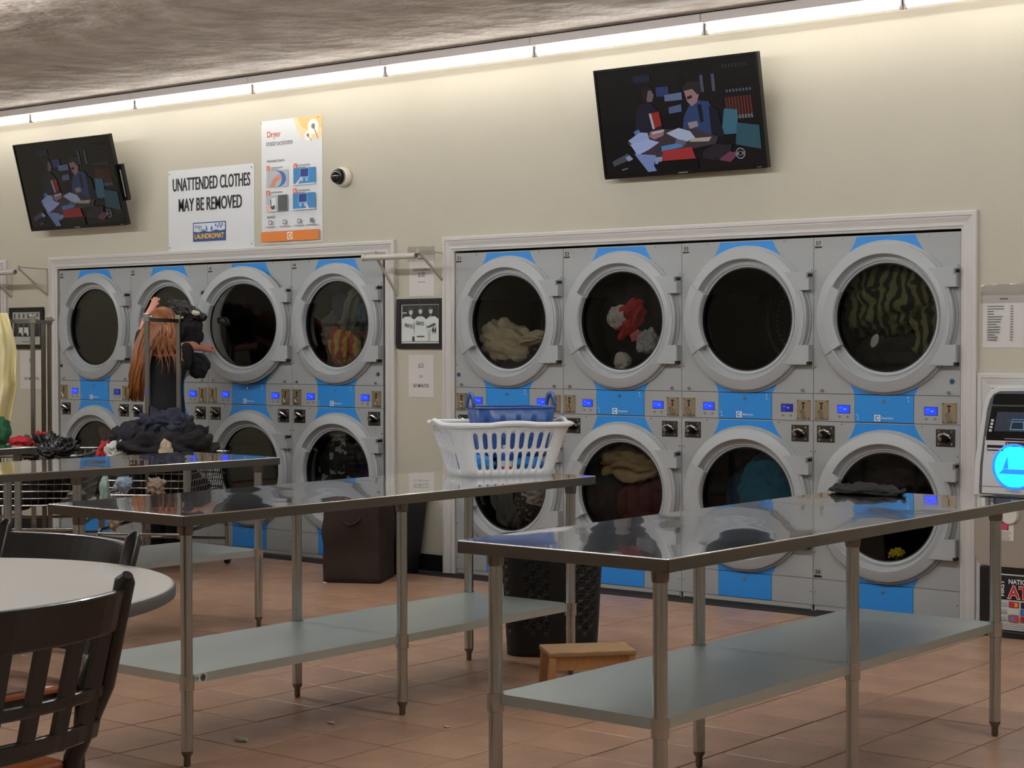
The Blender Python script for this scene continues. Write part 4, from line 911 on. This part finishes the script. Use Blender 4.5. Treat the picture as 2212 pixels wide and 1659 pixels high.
def chair(loc, rz, label, top=.835):
    # local: the sitter faces +Y, the back is at y = 0
    t = thing('slat_back_chair', label, 'chair', loc, rz, 'black slat back chairs'); hw = .290; sh = .452
    box(-.245, .245, .03, .46, sh-.022, sh).build('seat', SEATW, t, bevel=.010)
    f = MB(); f.box(-.205,.205,.05,.07,sh-.075,sh-.022); f.box(-.205,.205,.42,.44,sh-.075,sh-.022); f.box(-.205,-.185,.07,.42,sh-.075,sh-.022); f.box(.185,.205,.07,.42,sh-.075,sh-.022); f.build('seat_rail', CH, t)
    bow = lambda x: -.075*(1-(x/hw)**2)              # the back is curved in plan
    lean = lambda z: -.115*max(0, (z-sh)/(top-sh))
    for s in (-1, 1):
        MB().tube([(s*.235,.02,0),(s*.240,.035,.25),(s*.265,.03,sh),(s*hw,lean(.62),.62),(s*(hw+.004),lean(top),top+.015),(s*(hw+.002),lean(top)-.012,top+.030)], [.016,.019,.022,.022,.023,.012], 10).build('back_post', CH, t, smooth=True)
        MB().tube([(s*.19,.42,sh-.02),(s*.195,.43,0)], [.020,.015], 10).build('front_leg', CH, t, smooth=True)
        box(s*.196-.010, s*.196+.010, .05, .42, .20, .225).build('stretcher', CH, t)
    def rail(name, z0, z1, th):
        n = 14; vs = []
        for i in range(n+1):
            x = -hw+2*hw*i/n; y0 = bow(x)
            for z, dy in ((z0, 0), (z1, 0), (z1, th), (z0, th)): vs.append((x, y0+lean(z)+dy-th/2, z))
        fs = [(4*i+q, 4*(i+1)+q, 4*(i+1)+(q+1) % 4, 4*i+(q+1) % 4) for i in range(n) for q in range(4)]+[(3,2,1,0),(4*n,4*n+1,4*n+2,4*n+3)]
        MB().add(vs, fs).build(name, CH, t, bevel=.006)
    rail('top_rail', top-.095, top, .026); rail('mid_rail', .655-.060, .655-.030, .022); rail('lower_rail', .50, .545, .022)
    for k in range(6):
        x = -hw+.05+(2*hw-.10)*k/5
        MB().bar((x*.96, bow(x*.96)+lean(.51), .505), (x, bow(x)+lean(top-.09), top-.088), .034, .016).build('slat', CH, t)
    return t
chair((3.715, -5.870, 0), math.radians(90), 'black slat back chair in the near lower left corner with its back to the camera')
chair((2.725, -5.005, 0), math.radians(180), 'black slat back chair with an orange seat on the far side of the round table', .812)

# ================================================================== rolling laundry carts
WIRE = mat('cart_wire', C(150,146,140), 0.25, 1.0); TYRE = mat('caster_black', C(14,14,14), 0.5)
def cart(c, rz, label, near, far, bar_z, hx=.30, hy=.40):
    t = thing('laundry_cart', label, 'cart', (c[0], c[1], 0), rz, 'chrome laundry carts')
    z0, z1 = .40, .70; r0 = rr_path(hx-.05, hy-.05, .05, 3); r1 = rr_path(hx, hy, .06, 3)
    MB().tube([(x, y, z1) for x, y in r1], .009, 8, True).build('basket_rim', WIRE, t, smooth=True)
    q = MB()
    for k in range(56):
        a, b = path_at(r0, k/56), path_at(r1, k/56); q.cyl((a[0], a[1], z0), (b[0], b[1], z1), .0022, n=5)
    for j in range(7):
        kk = j/7; q.tube([(a[0]+(b[0]-a[0])*kk, a[1]+(b[1]-a[1])*kk, z0+(z1-z0)*kk) for a, b in zip(r0, r1)], .0028 if j % 2 else .0045, 5, True)
    for k in range(-5, 6): q.cyl((k*.045, -hy+.05, z0), (k*.045, hy-.05, z0), .0022, n=5)
    tag(q.build('basket_wires', WIRE, t), kind='stuff')
    MB().prism_z(r0, z0-.004, z0-.001).build('basket_base', BLACKP, t)
    for s in (-1, 1):
        MB().tube([(s*(hx-.03),-hy+.02,.10),(s*(hx-.03),-hy+.02,.24),(s*(hx-.03),-hy+.06,.28),(s*(hx-.03),hy-.06,.28),(s*(hx-.03),hy-.02,.24),(s*(hx-.03),hy-.02,.10)], .011, 8).build('side_frame', WIRE, t, smooth=True)
    for y in (-hy+.02, hy-.02):
        for z in (.16, .26): MB().cyl((-hx+.03,y,z),(hx-.03,y,z),.009).build('cross_bar', WIRE, t, smooth=True)
    for x in (-hx+.03, hx-.03):
        for y in (-hy+.10, hy-.10): MB().cyl((x,y,.28),(x,y,z0+.01),.009).build('strut', WIRE, t, smooth=True)
    for sx in (-1, 1):
        for sy in (-1, 1):
            k = MB().box(sx*(hx-.03)-.012, sx*(hx-.03)+.012, sy*(hy-.02)-.014, sy*(hy-.02)+.014, .06, .11).build('caster', DCHROME, t)
            MB().cyl((sx*(hx-.03)-.012, sy*(hy-.02)+.015, .04), (sx*(hx-.03)+.012, sy*(hy-.02)+.015, .04), .04, n=18).build('wheel', TYRE, k, smooth=True)
    for y in (near, far):
        e = MB().box(-.0125, .0125, y-.0125, y+.0125, .16, bar_z+.02).build('post', WIRE, t, bevel=.002)
        g = MB().box(-.018, .018, y-.018, y+.018, bar_z-.012, bar_z+.036); g.cyl((.018,y,bar_z+.018),(.034,y,bar_z+.018),.008); g.build('clamp', CHROME, e, bevel=.002)
    MB().bar((0, near, bar_z), (0, far, bar_z), .022, .022).build('hang_bar', WIRE, t)
    return t
def lat(x, d):                            # ground point in the photo column x at depth d
    return (CAM.x+d*math.sin(YAW)+d*(x-1106)/FPX*math.cos(YAW), CAM.y+d*math.cos(YAW)-d*(x-1106)/FPX*math.sin(YAW))
def place(xa, da, xb, db):
    a, b = lat(xa, da), lat(xb, db); c = ((a[0]+b[0])/2, (a[1]+b[1])/2); return c, math.atan2(b[1]-a[1], b[0]-a[0])-PI/2, math.hypot(b[0]-a[0], b[1]-a[1])
c2, z2, l2 = place(318, 10.45, 386, 11.0); cart(c2, z2, 'chrome laundry cart piled with dark clothes, in front of the person', -l2/2, l2/2, 1.512)
c1, z1_, l1 = place(71, 10.75, 107, 11.30); k1 = cart(c1, z1_, 'chrome laundry cart at the left edge under the cream garment', -l1/2, l1/2, 1.508, hx=.32, hy=.42)
BARY = -l1/2
p_ = lat(-40, 10.72); q_ = lat(71, 10.75)
inv = Matrix.Rotation(-z1_, 4, 'Z')
def loc1(x, y, z): v = inv @ Vector((x-c1[0], y-c1[1], 0)); return (v.x, v.y, z)
MB().bar(loc1(q_[0], q_[1], 1.508), loc1(p_[0], p_[1], 1.508), .024, .024).build('side_bar', WIRE, k1)
MB().bar(loc1(p_[0], p_[1], .16), loc1(p_[0], p_[1], 1.53), .025, .025).build('post', WIRE, k1)
cF = lat(94, 11.25); MB().bar(loc1(cF[0], cF[1], .16), loc1(cF[0], cF[1], 1.50), .025, .025).build('post', DCHROME, k1)
# cream garment hanging over the side bar
CREAM = mat('cream_cotton', C(222,210,160), 0.8, bump=.1, bscale=60, var=.05, vscale=4)
t = thing('hanging_garment', 'cream garment hanging from the bar at the left edge', 'garment', (0,0,0))
mb = MB(); nu, nv = 40, 44; vs = []
ax = Vector((rt.x, rt.y, 0)); dz_ = 10.62
for j in range(nv+1):
    v = j/nv; y_px = 676+v*(948-676)
    R = 16+20*min(1, v*3.2)+2*math.sin(v*9) if v < .55 else 38-22*(v-.55)/.45
    L = -40-5*v
    for i in range(nu+1):
        u = i/nu; x_px = L+(R-L)*u
        fold = .035*math.sin(u*17+2.2*noise.noise(Vector((u*3, v*1.5, 1))))*(.35+.65*v)+.03*noise.noise(Vector((u*6, v*5, 4)))
        rnd_ = .06*math.sin(PI*u)
        P = px_at(x_px, y_px, dz_-rnd_*min(1, v*6)+fold); vs.append(P)
mb.add(vs, [(j*(nu+1)+i, j*(nu+1)+i+1, (j+1)*(nu+1)+i+1, (j+1)*(nu+1)+i) for j in range(nv) for i in range(nu)])
base = Vector((vs[0].x, vs[0].y, min(v.z for v in vs))); t.location = base
for i, v in enumerate(mb.v): mb.v[i] = (v[0]-base.x, v[1]-base.y, v[2]-base.z)
mb.build('cloth', CREAM, t, smooth=True, angle=3.0, solid=.006)
# clothes heaped on the carts and tables
def fab(name, col, var=.12): return mat(name, col, 0.85, bump=.2, bscale=120, var=var, vscale=9)
def heap(name, label, cat, x, y, d, size, m, seed, amp=.45, freq=1.5, rot=0, level=5, group=None, floor=None):
    return cloth(name, label, cat, px_at(x, y, d), size, m, seed, amp, freq, level, rot=rot, group=group, floor=floor)
GC = 'clothes heaped on the cart in front of the person'
heap('clothes_pile', 'pile of black clothes on the cart in front of the person', 'clothes', 345, 962, 10.55, (.27,.30,.135), fab('black_clothes', C(20,18,22)), 101, .38, 1.7, group=GC)
heap('shirt', 'dark navy shirt on top of the black pile on the cart', 'shirt', 352, 915, 10.55, (.17,.16,.085), fab('navy_clothes', C(40,44,62), .25), 102, .45, 1.8, group=GC)
heap('shirt', 'dark purple shirt at the left of the black pile on the cart', 'shirt', 287, 948, 10.45, (.12,.12,.10), fab('purple_black', C(34,26,40), .3), 103, .42, 1.7, group=GC)
heap('jacket', 'olive drab jacket draped over the right end of the cart', 'jacket', 425, 968, 10.9, (.13,.14,.085), fab('olive_drab', C(44,44,30)), 104, .55, 1.7, rot=-.45, group=GC)
heap('towel', 'white and pale blue patterned towel hanging at the left of the cart', 'towel', 252, 979, 10.35, (.062,.07,.075), mat('patterned_towel', C(206,204,200), .85, var=.35, vscale=22), 105, .6, 2.0, group=GC)
heap('towel', 'small red towel behind the patterned towel on the cart', 'towel', 224, 978, 10.40, (.030,.04,.075), fab('red_towel', C(186,44,48)), 106, .5, 1.8, rot=-.4, level=4, group=GC)
heap('sock', 'beige sock hanging out of the black pile', 'sock', 358, 974, 10.28, (.036,.04,.062), fab('beige_sock', C(190,172,150)), 107, .45, 2.0, level=4, group=GC)
heap('sock', 'pale sock at the right of the beige sock', 'sock', 403, 973, 10.55, (.028,.03,.052), fab('pale_sock', C(176,162,146)), 108, .5, 2.0, level=4, group=GC)
heap('receipt', 'small white paper scrap between the two socks', 'paper', 380, 980, 10.32, (.030,.03,.012), mat('receipt_white', C(206,208,212), .7), 109, .3, 1.2, level=3)
heap('cloth', 'pale blue cloth poking through the wires of the cart below the table', 'cloth', 267, 1045, 10.20, (.055,.05,.045), fab('pale_blue_cloth', C(140,158,176)), 110, .6, 2.0, level=4, group=GC)
heap('cloth', 'tan cloth bulging through the cart wires below the table', 'cloth', 338, 1050, 10.12, (.050,.045,.050), fab('tan_cloth', C(140,122,104)), 111, .6, 2.2, level=4, group=GC)
heap('clothes_pile', 'black clothes filling the wire basket of the person\'s cart', 'clothes', 352, 1042, 10.72, (.25,.27,.10), fab('black_clothes', C(20,18,22)), 112, .3, 1.5)
heap('cloth', 'pale green cloth hanging behind the table leg beside the cart', 'cloth', 226, 1058, 10.25, (.028,.03,.085), fab('pale_green_cloth', C(150,176,164)), 113, .4, 1.6, level=4)
heap('cloth', 'tan rag hanging under the cart frame', 'cloth', 246, 1128, 10.25, (.045,.03,.045), fab('tan_cloth', C(140,122,104)), 114, .6, 2.0, level=4)
GL = 'clothes heaped on the left cart'
heap('jacket', 'shiny black jacket slumped over the end of the left cart', 'jacket', 112, 973, 10.7, (.15,.16,.085), mat('black_nylon', C(18,18,19), .28, bump=.1, bscale=60), 121, .6, 2.0, rot=-.25, group=GL)
heap('shirt', 'red shirt on the left cart beside its front post', 'shirt', 46, 955, 10.55, (.075,.07,.030), fab('red_shirt', C(176,34,46), .3), 122, .6, 2.0, level=4, group=GL)
heap('shirt', 'red shirt on top of the shiny black jacket', 'shirt', 92, 944, 10.95, (.060,.06,.028), fab('bright_red', C(196,34,36), .3), 123, .6, 2.0, level=4, group=GL)
heap('bag', 'green bag at the left edge below the cream garment', 'bag', 2, 935, 10.25, (.050,.06,.085), fab('green_bag', C(32,88,56)), 124, .4, 1.5, level=4, rot=.2)
heap('clothes_pile', 'black clothes filling the wire basket of the left cart', 'clothes', 70, 1045, 10.95, (.26,.28,.13), fab('black_clothes', C(20,18,22)), 125, .3, 1.4)
# black cloth lying on the nearest steel table
cloth('folded_cloth', 'crumpled black cloth lying at the far end of the nearest steel table', 'cloth', (3.865, -2.245, TH+.012), (.150, .080, .016), fab('black_cloth', C(8,8,9)), 131, .38, 2.0, 5, floor=TH+.0008, rot=0)

# ================================================================== washing in the drums
def load(num, low, items):
    x0 = dict((n, x) for n, x, _ in UNITS)[num]; cz = DZ[1 if low else 0]; cx = x0+.405
    for k, (nm, label, cat, dx, dy, dz, size, m, seed, amp, freq, rot) in enumerate(items):
        cloth(nm, label, cat, (cx+dx, dy, cz+dz), size, m, seed, amp, freq, 5, clamp=(cx, cz, .338, .022, .62), rot=rot, group='washing in the dryers')
def spots(name, base, dot, scale, thr):
    m = bpy.data.materials.new(name); m.use_nodes = True; nt = m.node_tree; b = nt.nodes['Principled BSDF']; b.inputs['Roughness'].default_value = .85
    tc = nt.nodes.new('ShaderNodeTexCoord'); v = nt.nodes.new('ShaderNodeTexNoise'); v.inputs['Scale'].default_value = scale; v.inputs['Detail'].default_value = 1
    r = nt.nodes.new('ShaderNodeValToRGB'); r.color_ramp.interpolation = 'EASE'; r.color_ramp.elements[0].position = thr; r.color_ramp.elements[0].color = base; r.color_ramp.elements[1].position = thr+.03; r.color_ramp.elements[1].color = dot
    nt.links.new(tc.outputs['Object'], v.inputs['Vector']); nt.links.new(v.outputs[0], r.inputs[0]); nt.links.new(r.outputs[0], b.inputs['Base Color']); return m
def waves(name, a_, b_, scale, dist):
    m = bpy.data.materials.new(name); m.use_nodes = True; nt = m.node_tree; b = nt.nodes['Principled BSDF']; b.inputs['Roughness'].default_value = .9
    tc = nt.nodes.new('ShaderNodeTexCoord'); v = nt.nodes.new('ShaderNodeTexWave'); v.inputs['Scale'].default_value = scale; v.inputs['Distortion'].default_value = dist; v.inputs['Detail'].default_value = 2; v.inputs['Detail Scale'].default_value = 1.2
    r = nt.nodes.new('ShaderNodeValToRGB'); r.color_ramp.elements[0].position = .40; r.color_ramp.elements[0].color = a_; r.color_ramp.elements[1].position = .55; r.color_ramp.elements[1].color = b_
    nt.links.new(tc.outputs['Object'], v.inputs['Vector']); nt.links.new(v.outputs[0], r.inputs[0]); nt.links.new(r.outputs[0], b.inputs['Base Color']); return m
BEIGE = fab('beige_towel', C(196,182,150), .06); BLK = fab('black_washing', C(24,22,23)); BRNW = fab('brown_black_washing', C(40,34,32)); WHT = fab('white_washing', C(206,200,190), .06); RED = fab('red_washing', C(186,54,56), .1)
load('51', False, [('towel','beige towel heaped in the upper drum of dryer 51','towel',-.09,.13,-.125,(.20,.12,.13),BEIGE,201,.42,1.5,-.25), ('towel','beige towel end trailing right in the upper drum of dryer 51','towel',.12,.12,-.10,(.17,.09,.045),BEIGE,202,.3,1.3,.18), ('shirt','black and grey shirt at the bottom of the upper drum of dryer 51','shirt',.05,.16,-.25,(.24,.13,.10),fab('charcoal_washing', C(44,46,50), .3),203,.5,1.7,0)])
load('53', False, [('clothes','dark brown washing filling the upper drum of dryer 53','clothes',0,.34,0,(.33,.22,.33),BRNW,211,.25,1.4,0), ('towel','white towel tumbling in the upper drum of dryer 53','towel',-.09,.10,.02,(.072,.05,.068),WHT,212,.5,1.6,.3), ('shirt','red shirt tumbling in the upper drum of dryer 53','shirt',-.01,.11,.02,(.062,.05,.12),RED,213,.5,1.6,-.55), ('sock','white sock at the middle right of the upper drum of dryer 53','sock',.12,.09,-.12,(.075,.05,.062),fab('grey_white_washing', C(176,176,176), .15),214,.5,1.6,.4), ('cloth','cream cloth at the bottom of the upper drum of dryer 53','cloth',-.06,.09,-.225,(.052,.04,.056),WHT,215,.3,1.3,0), ('shirt','white and tan shirt at the lower right of the upper drum of dryer 53','shirt',.20,.10,-.17,(.055,.05,.10),fab('tan_white_washing', C(196,176,156), .25),216,.4,1.5,-.6), ('cloth','pink cloth at the middle of the upper drum of dryer 53','cloth',.045,.10,-.085,(.05,.04,.03),fab('pink_washing', C(206,110,112)),217,.4,1.6,0)])
OLV = waves('olive_striped_blanket', C(28,30,20), C(116,116,70), 5.5, 9)
load('57', False, [('blanket','olive and black striped blanket in the upper drum of dryer 57','blanket',-.03,.19,.10,(.29,.15,.21),OLV,221,.4,1.6,.2), ('blanket','olive striped blanket fold at the right of the upper drum of dryer 57','blanket',.20,.17,-.03,(.11,.13,.24),OLV,222,.45,1.6,-.2), ('blanket','dark blanket filling the bottom of the upper drum of dryer 57','blanket',.0,.30,-.18,(.28,.2,.16),fab('dark_olive_washing', C(40,40,34)),223,.3,1.4,0), ('tag','white sewn tag hanging from the olive blanket in dryer 57','tag',-.085,.045,-.115,(.020,.006,.036),WHT,224,.1,1,-.45)])
PLAID = waves('red_yellow_plaid', C(180,40,44), C(200,170,70), 4.0, 6)
load('49', False, [('clothes','dark washing filling the upper drum of dryer 49','clothes',0,.34,0,(.33,.22,.33),BLK,231,.25,1.4,0), ('shirt','red and yellow plaid shirt low in the upper drum of dryer 49','shirt',-.03,.11,-.15,(.13,.06,.12),PLAID,232,.45,1.6,-.3), ('towel','grey towel hanging through the middle of the upper drum of dryer 49','towel',.01,.13,.10,(.06,.06,.17),fab('grey_green_towel', C(128,132,124), .15),233,.5,1.7,-.35), ('shirt','teal shirt at the upper right of the drum of dryer 49','shirt',.13,.12,.07,(.055,.05,.07),fab('teal_shirt', C(44,108,124), .2),234,.5,1.6,0), ('shirt','red shirt at the lower right of the upper drum of dryer 49','shirt',.20,.12,-.10,(.07,.05,.08),fab('dull_red', C(150,62,64), .2),235,.5,1.6,0), ('shirt','grey shirt at the left of the upper drum of dryer 49','shirt',-.17,.12,-.02,(.05,.05,.10),fab('mid_grey_washing', C(104,106,104), .2),236,.5,1.6,-.3), ('shirt','blue grey shirt at the upper left of the drum of dryer 49','shirt',-.10,.14,.12,(.06,.05,.08),fab('blue_grey_washing', C(52,84,100), .2),237,.5,1.6,.2)])
load('43', True, [('clothes','black washing in the lower drum of dryer 43','clothes',-.05,.18,-.02,(.26,.13,.22),fab('navy_black', C(20,20,30)),241,.3,1.4,0), ('shirt','dull pink shirt at the top right of the lower drum of dryer 43','shirt',.06,.09,.15,(.15,.05,.06),fab('dull_pink', C(126,98,98)),242,.3,1.4,-.5)])
load('49', True, [('clothes','black washing with pale green print in the lower drum of dryer 49','clothes',-.08,.17,.02,(.20,.13,.25),spots('green_print', C(10,12,11), C(140,160,146), 17, .60),251,.25,1.4,0), ('shirt','dark purple shirt in the lower drum of dryer 49','shirt',.13,.15,-.06,(.13,.10,.15),fab('purple_shirt', C(42,34,66)),252,.3,1.5,0), ('shirt','grey shirt at the upper right of the lower drum of dryer 49','shirt',.14,.16,.13,(.12,.09,.10),fab('grey_shirt', C(70,74,74), .3),253,.5,1.5,-.5), ('sock','cream sock in the middle of the lower drum of dryer 49','sock',.035,.07,-.05,(.024,.02,.05),WHT,254,.5,1.8,.3)])
load('51', True, [('sheet','white sheet bundled at the right of the lower drum of dryer 51','sheet',.15,.10,.0,(.12,.07,.14),fab('white_sheet_washing', C(196,188,178), .08),261,.45,1.7,0), ('shirt','grey shirt in the left of the lower drum of dryer 51','shirt',-.09,.11,-.11,(.10,.07,.17),fab('grey_wash', C(104,104,98), .2),262,.35,1.4,.25), ('shirt','black shirt with white dots in the lower drum of dryer 51','shirt',.03,.12,-.06,(.08,.08,.17),spots('white_dots', C(16,16,18), C(130,130,128), 30, .60),263,.3,1.4,.15), ('towel','pale towel at the far left of the lower drum of dryer 51','towel',-.19,.13,-.02,(.05,.06,.16),fab('pale_towel', C(156,156,150), .1),264,.35,1.4,.1), ('clothes','black washing behind the shirts in the lower drum of dryer 51','clothes',0,.36,-.03,(.3,.2,.3),BLK,265,.25,1.4,0)])
load('53', True, [('trousers','khaki trousers bundled in the top of the lower drum of dryer 53','trousers',-.02,.13,.14,(.22,.09,.10),fab('khaki', C(158,136,96), .12),271,.5,1.8,-.1), ('towel','maroon towel filling the lower right of dryer 53','towel',.07,.19,-.10,(.23,.14,.19),fab('maroon_towel', C(84,34,36), .1),272,.25,1.3,.1), ('clothes','black washing at the left of the lower drum of dryer 53','clothes',-.17,.19,-.09,(.12,.12,.17),BLK,273,.3,1.5,0)])
load('55', True, [('towel','teal towel in the right of the lower drum of dryer 55','towel',.08,.14,.02,(.19,.09,.23),fab('teal_towel', C(20,104,134), .12),281,.3,1.5,-.15), ('towel','darker teal towel at the left of the lower drum of dryer 55','towel',-.13,.20,-.03,(.10,.08,.15),fab('dark_teal_towel', C(22,62,84), .2),282,.35,1.5,.2), ('clothes','black washing behind the teal towel in dryer 55','clothes',-.05,.38,0,(.28,.18,.28),BLK,283,.25,1.4,0)])
load('57', True, [('clothes','dark brown washing in the lower drum of dryer 57','clothes',-.03,.24,.08,(.26,.16,.18),fab('brown_wash', C(44,36,34), .25),291,.4,1.6,0), ('cloth','yellow cloth at the bottom of the lower drum of dryer 57','cloth',.03,.07,-.235,(.045,.03,.025),fab('yellow_cloth', C(206,190,30), .1),292,.5,1.7,.2)])
# ================================================================== the person unloading dryer 47
def skin_mesh(name, nodes, edges, m, parent, origin, root=0, sub=2, smooth_it=True):
    # nodes: (point, radius or (rx, ry)); grown with Skin + Subdivision
    me = bpy.data.meshes.new(name); me.from_pydata([tuple(Vector(n[0])-origin) for n in nodes], edges, [])
    o = bpy.data.objects.new(name, me); COL.objects.link(o); o.parent = parent
    sk = o.modifiers.new('skin', 'SKIN'); sk.use_smooth_shade = True; sk.branch_smoothing = 0.4
    layer = me.skin_vertices[0].data if len(me.skin_vertices) else None
    if layer is None:
        bm = bmesh.new(); bm.from_mesh(me); bm.verts.layers.skin.verify(); bm.to_mesh(me); bm.free(); layer = me.skin_vertices[0].data
    for i, n in enumerate(nodes):
        r = n[1] if isinstance(n[1], tuple) else (n[1], n[1]); layer[i].radius = r; layer[i].use_root = (i == root)
    sb = o.modifiers.new('sub', 'SUBSURF'); sb.levels = sub; sb.render_levels = sub
    me.materials.append(m)
    return o
D0 = 11.30
def B(x, y, d=0.0): return px_at(x, y, D0+d)
ground = px_at(356, 905, D0); base = Vector((ground.x, ground.y, 0))
person = thing('person', 'person with long auburn hair in black clothes unloading a dryer, seen from behind', 'person', base)
SKIN = mat('skin', C(214,150,128), 0.55); CLOTH = fab('black_knit', C(17,17,22)); TROU = fab('black_trousers', C(14,14,17))
def gz(x, z, d=0.0):                      # a point in photo column x at height z
    q = px_at(x, 745, D0+d); return Vector((q.x, q.y, z))
nodes = [(B(358,905), .110), (B(357,862), .100), (B(355,812), (.120,.095)), (B(353,768), .075), (B(353,748), .050), (B(352,722), .078), (B(350,698), .082), (B(348,682), .055),
         (B(322,770), .055), (B(306,742,-.02), .044), (B(318,690,.05), .036), (B(330,664,.06), .026), (B(334,654,.05), (.034,.018)),
         (B(388,772), .055), (B(396,752,.10), .044), (B(420,747,.18), .034), (B(442,752,.26), .026), (B(452,754,.30), (.034,.018)),
         (gz(340,.82), .092), (gz(337,.45,-.02), .060), (gz(335,.09), .042), (gz(338,.035,.12), .036),
         (gz(376,.82), .092), (gz(374,.45,-.02), .060), (gz(372,.09), .042), (gz(375,.035,.12), .036),
         (B(351,716,.10), .018)]
edges = [(0,1),(1,2),(2,3),(3,4),(4,5),(5,6),(6,7),(3,8),(8,9),(9,10),(10,11),(11,12),(3,13),(13,14),(14,15),(15,16),(16,17),(0,18),(18,19),(19,20),(20,21),(0,22),(22,23),(23,24),(24,25),(5,26)]
def fingers(hand, dirs):
    for dx, dy, dd, ln in dirs:
        x, y, d = hand; a = len(nodes); nodes.append((B(x+dx*.55, y+dy*.55, d+dd*.5), .0095)); nodes.append((B(x+dx, y+dy, d+dd), .0078)); edges.append((ln, a)); edges.append((a, a+1))
fingers((334,654,.05), [(-7,-9,.01,12),(-1,-12,.03,12),(5,-12,.05,12),(11,-9,.06,12),(10,3,.02,12)])
fingers((452,754,.30), [(10,-6,.02,17),(12,-1,.03,17),(12,4,.03,17),(9,8,.02,17),(3,-9,.03,17)])
skin_mesh('body', nodes, edges, SKIN, person, base)
top = [(B(358,915), .135), (B(357,868), .128), (B(355,815), (.140,.115)), (B(353,774), .098), (B(353,758), .066), (B(320,772), .068), (B(306,748,-.02), .062), (B(314,712,.03), .056), (B(389,774), .068), (B(398,758,.10), .066), (B(410,757,.14), .060), (B(359,960), .150), (B(360,1010), .150)]
skin_mesh('top', top, [(0,1),(1,2),(2,3),(3,4),(3,5),(5,6),(6,7),(3,8),(8,9),(9,10),(0,11),(11,12)], CLOTH, person, base)
tr_ = [(gz(358,.84), .125), (gz(340,.76), .100), (gz(337,.45,-.02), .072), (gz(335,.055), .062), (gz(376,.76), .100), (gz(374,.45,-.02), .072), (gz(372,.055), .062)]
skin_mesh('trousers', tr_, [(0,1),(1,2),(2,3),(0,4),(4,5),(5,6)], TROU, person, base)
for x in (337, 374):
    s = MB().ball((0,0,0), (.045,.12,.042), 18, 10).build('shoe', BLACKP, person, smooth=True); v = gz(x, .042, .06)-base; s.location = v; s.rotation_euler.z = .65
so_ = heap('sleeve', '', '', 428, 789, D0+.10, (.095,.05,.085), CLOTH, 145, .30, 1.3, rot=-.5); so_.location = so_.location-base; so_.parent = person
for k_ in ('label','category'):
    if k_ in so_: del so_[k_]
# hair: a cap and clumps of strands
HAIR = mat('auburn_hair', C(128,74,32), 0.40, var=.6, vscale=30, aniso=(1,1,.12))
h_ = MB(); rr = random.Random(8); O = lambda v: tuple(Vector(v)-base)
hc = B(351,702,-.02); vs, fs = ico(3)
h_.add([tuple(hc-base+Vector((v[0]*.098, v[1]*.105, v[2]*.118))) for v in vs], fs)
def strand(p0, p1, p2, p3, r):
    pts = []; ph_ = rr.uniform(0, 2.5)
    for k in range(9):
        t = k/8; u = 1-t; q = Vector(p0)*u**3+Vector(p1)*3*u*u*t+Vector(p2)*3*u*t*t+Vector(p3)*t**3
        wv_ = .010*math.sin(t*9+ph_)*t; pts.append(O(q+rt*wv_+Vector((rr.uniform(-1,1), rr.uniform(-1,1), 0))*.004))
    h_.tube(pts, [r*.8, r, r*1.1, r*1.1, r*1.05, r, r*.85, r*.6, r*.25], 6)
for k in range(120):
    a = rr.random(); b = rr.random(); dj = rr.uniform(-.10, .0)
    strand(B(330+30*a, 672+10*b, -.04), B(312+34*a, 700+14*b, -.12), B(276+30*a, 765+20*b, -.10+dj), B(281+29*a, 822+46*b, -.06+dj), rr.uniform(.009, .016))
for k in range(60):
    a = rr.random(); b = rr.random()
    strand(B(345+24*a, 672+8*b, -.04), B(350+26*a, 695+8*b, -.13), B(330+52*a, 722+14*b, -.14), B(322+64*a, 742+26*b, -.13), rr.uniform(.008, .014))
for k in range(16):
    a = rr.random(); strand(B(340+30*a, 720, -.12), B(340+40*a, 745, -.14), B(335+55*a, 770, -.15), B(332+65*a+10*rr.random(), 775+45*rr.random(), -.15), rr.uniform(.003, .005))
h_.build('hair', HAIR, person, smooth=True, angle=3.0)
# the shiny black jacket in the person's hands
NY = MATS['black_nylon']
heap('jacket', 'shiny black jacket held up in front of the open dryer', 'jacket', 400, 672, D0+.24, (.17,.06,.055), NY, 141, .5, 1.6, rot=-.32)
heap('jacket', 'long black coat hanging from the person\'s hands into the dryer', 'coat', 412, 716, D0+.22, (.105,.05,.125), CLOTH, 142, .35, 1.5)
heap('sleeve_cuff', 'white shirt cuff showing above the black jacket', 'shirt', 423, 676, D0+.12, (.034,.02,.016), WHT, 143, .4, 1.6, level=4, rot=-.2)
heap('jacket', 'end of the shiny black jacket seen through the half open dryer door', 'jacket', 484, 694, D0+.45, (.055,.04,.028), NY, 144, .4, 1.5, level=4, rot=-.3)
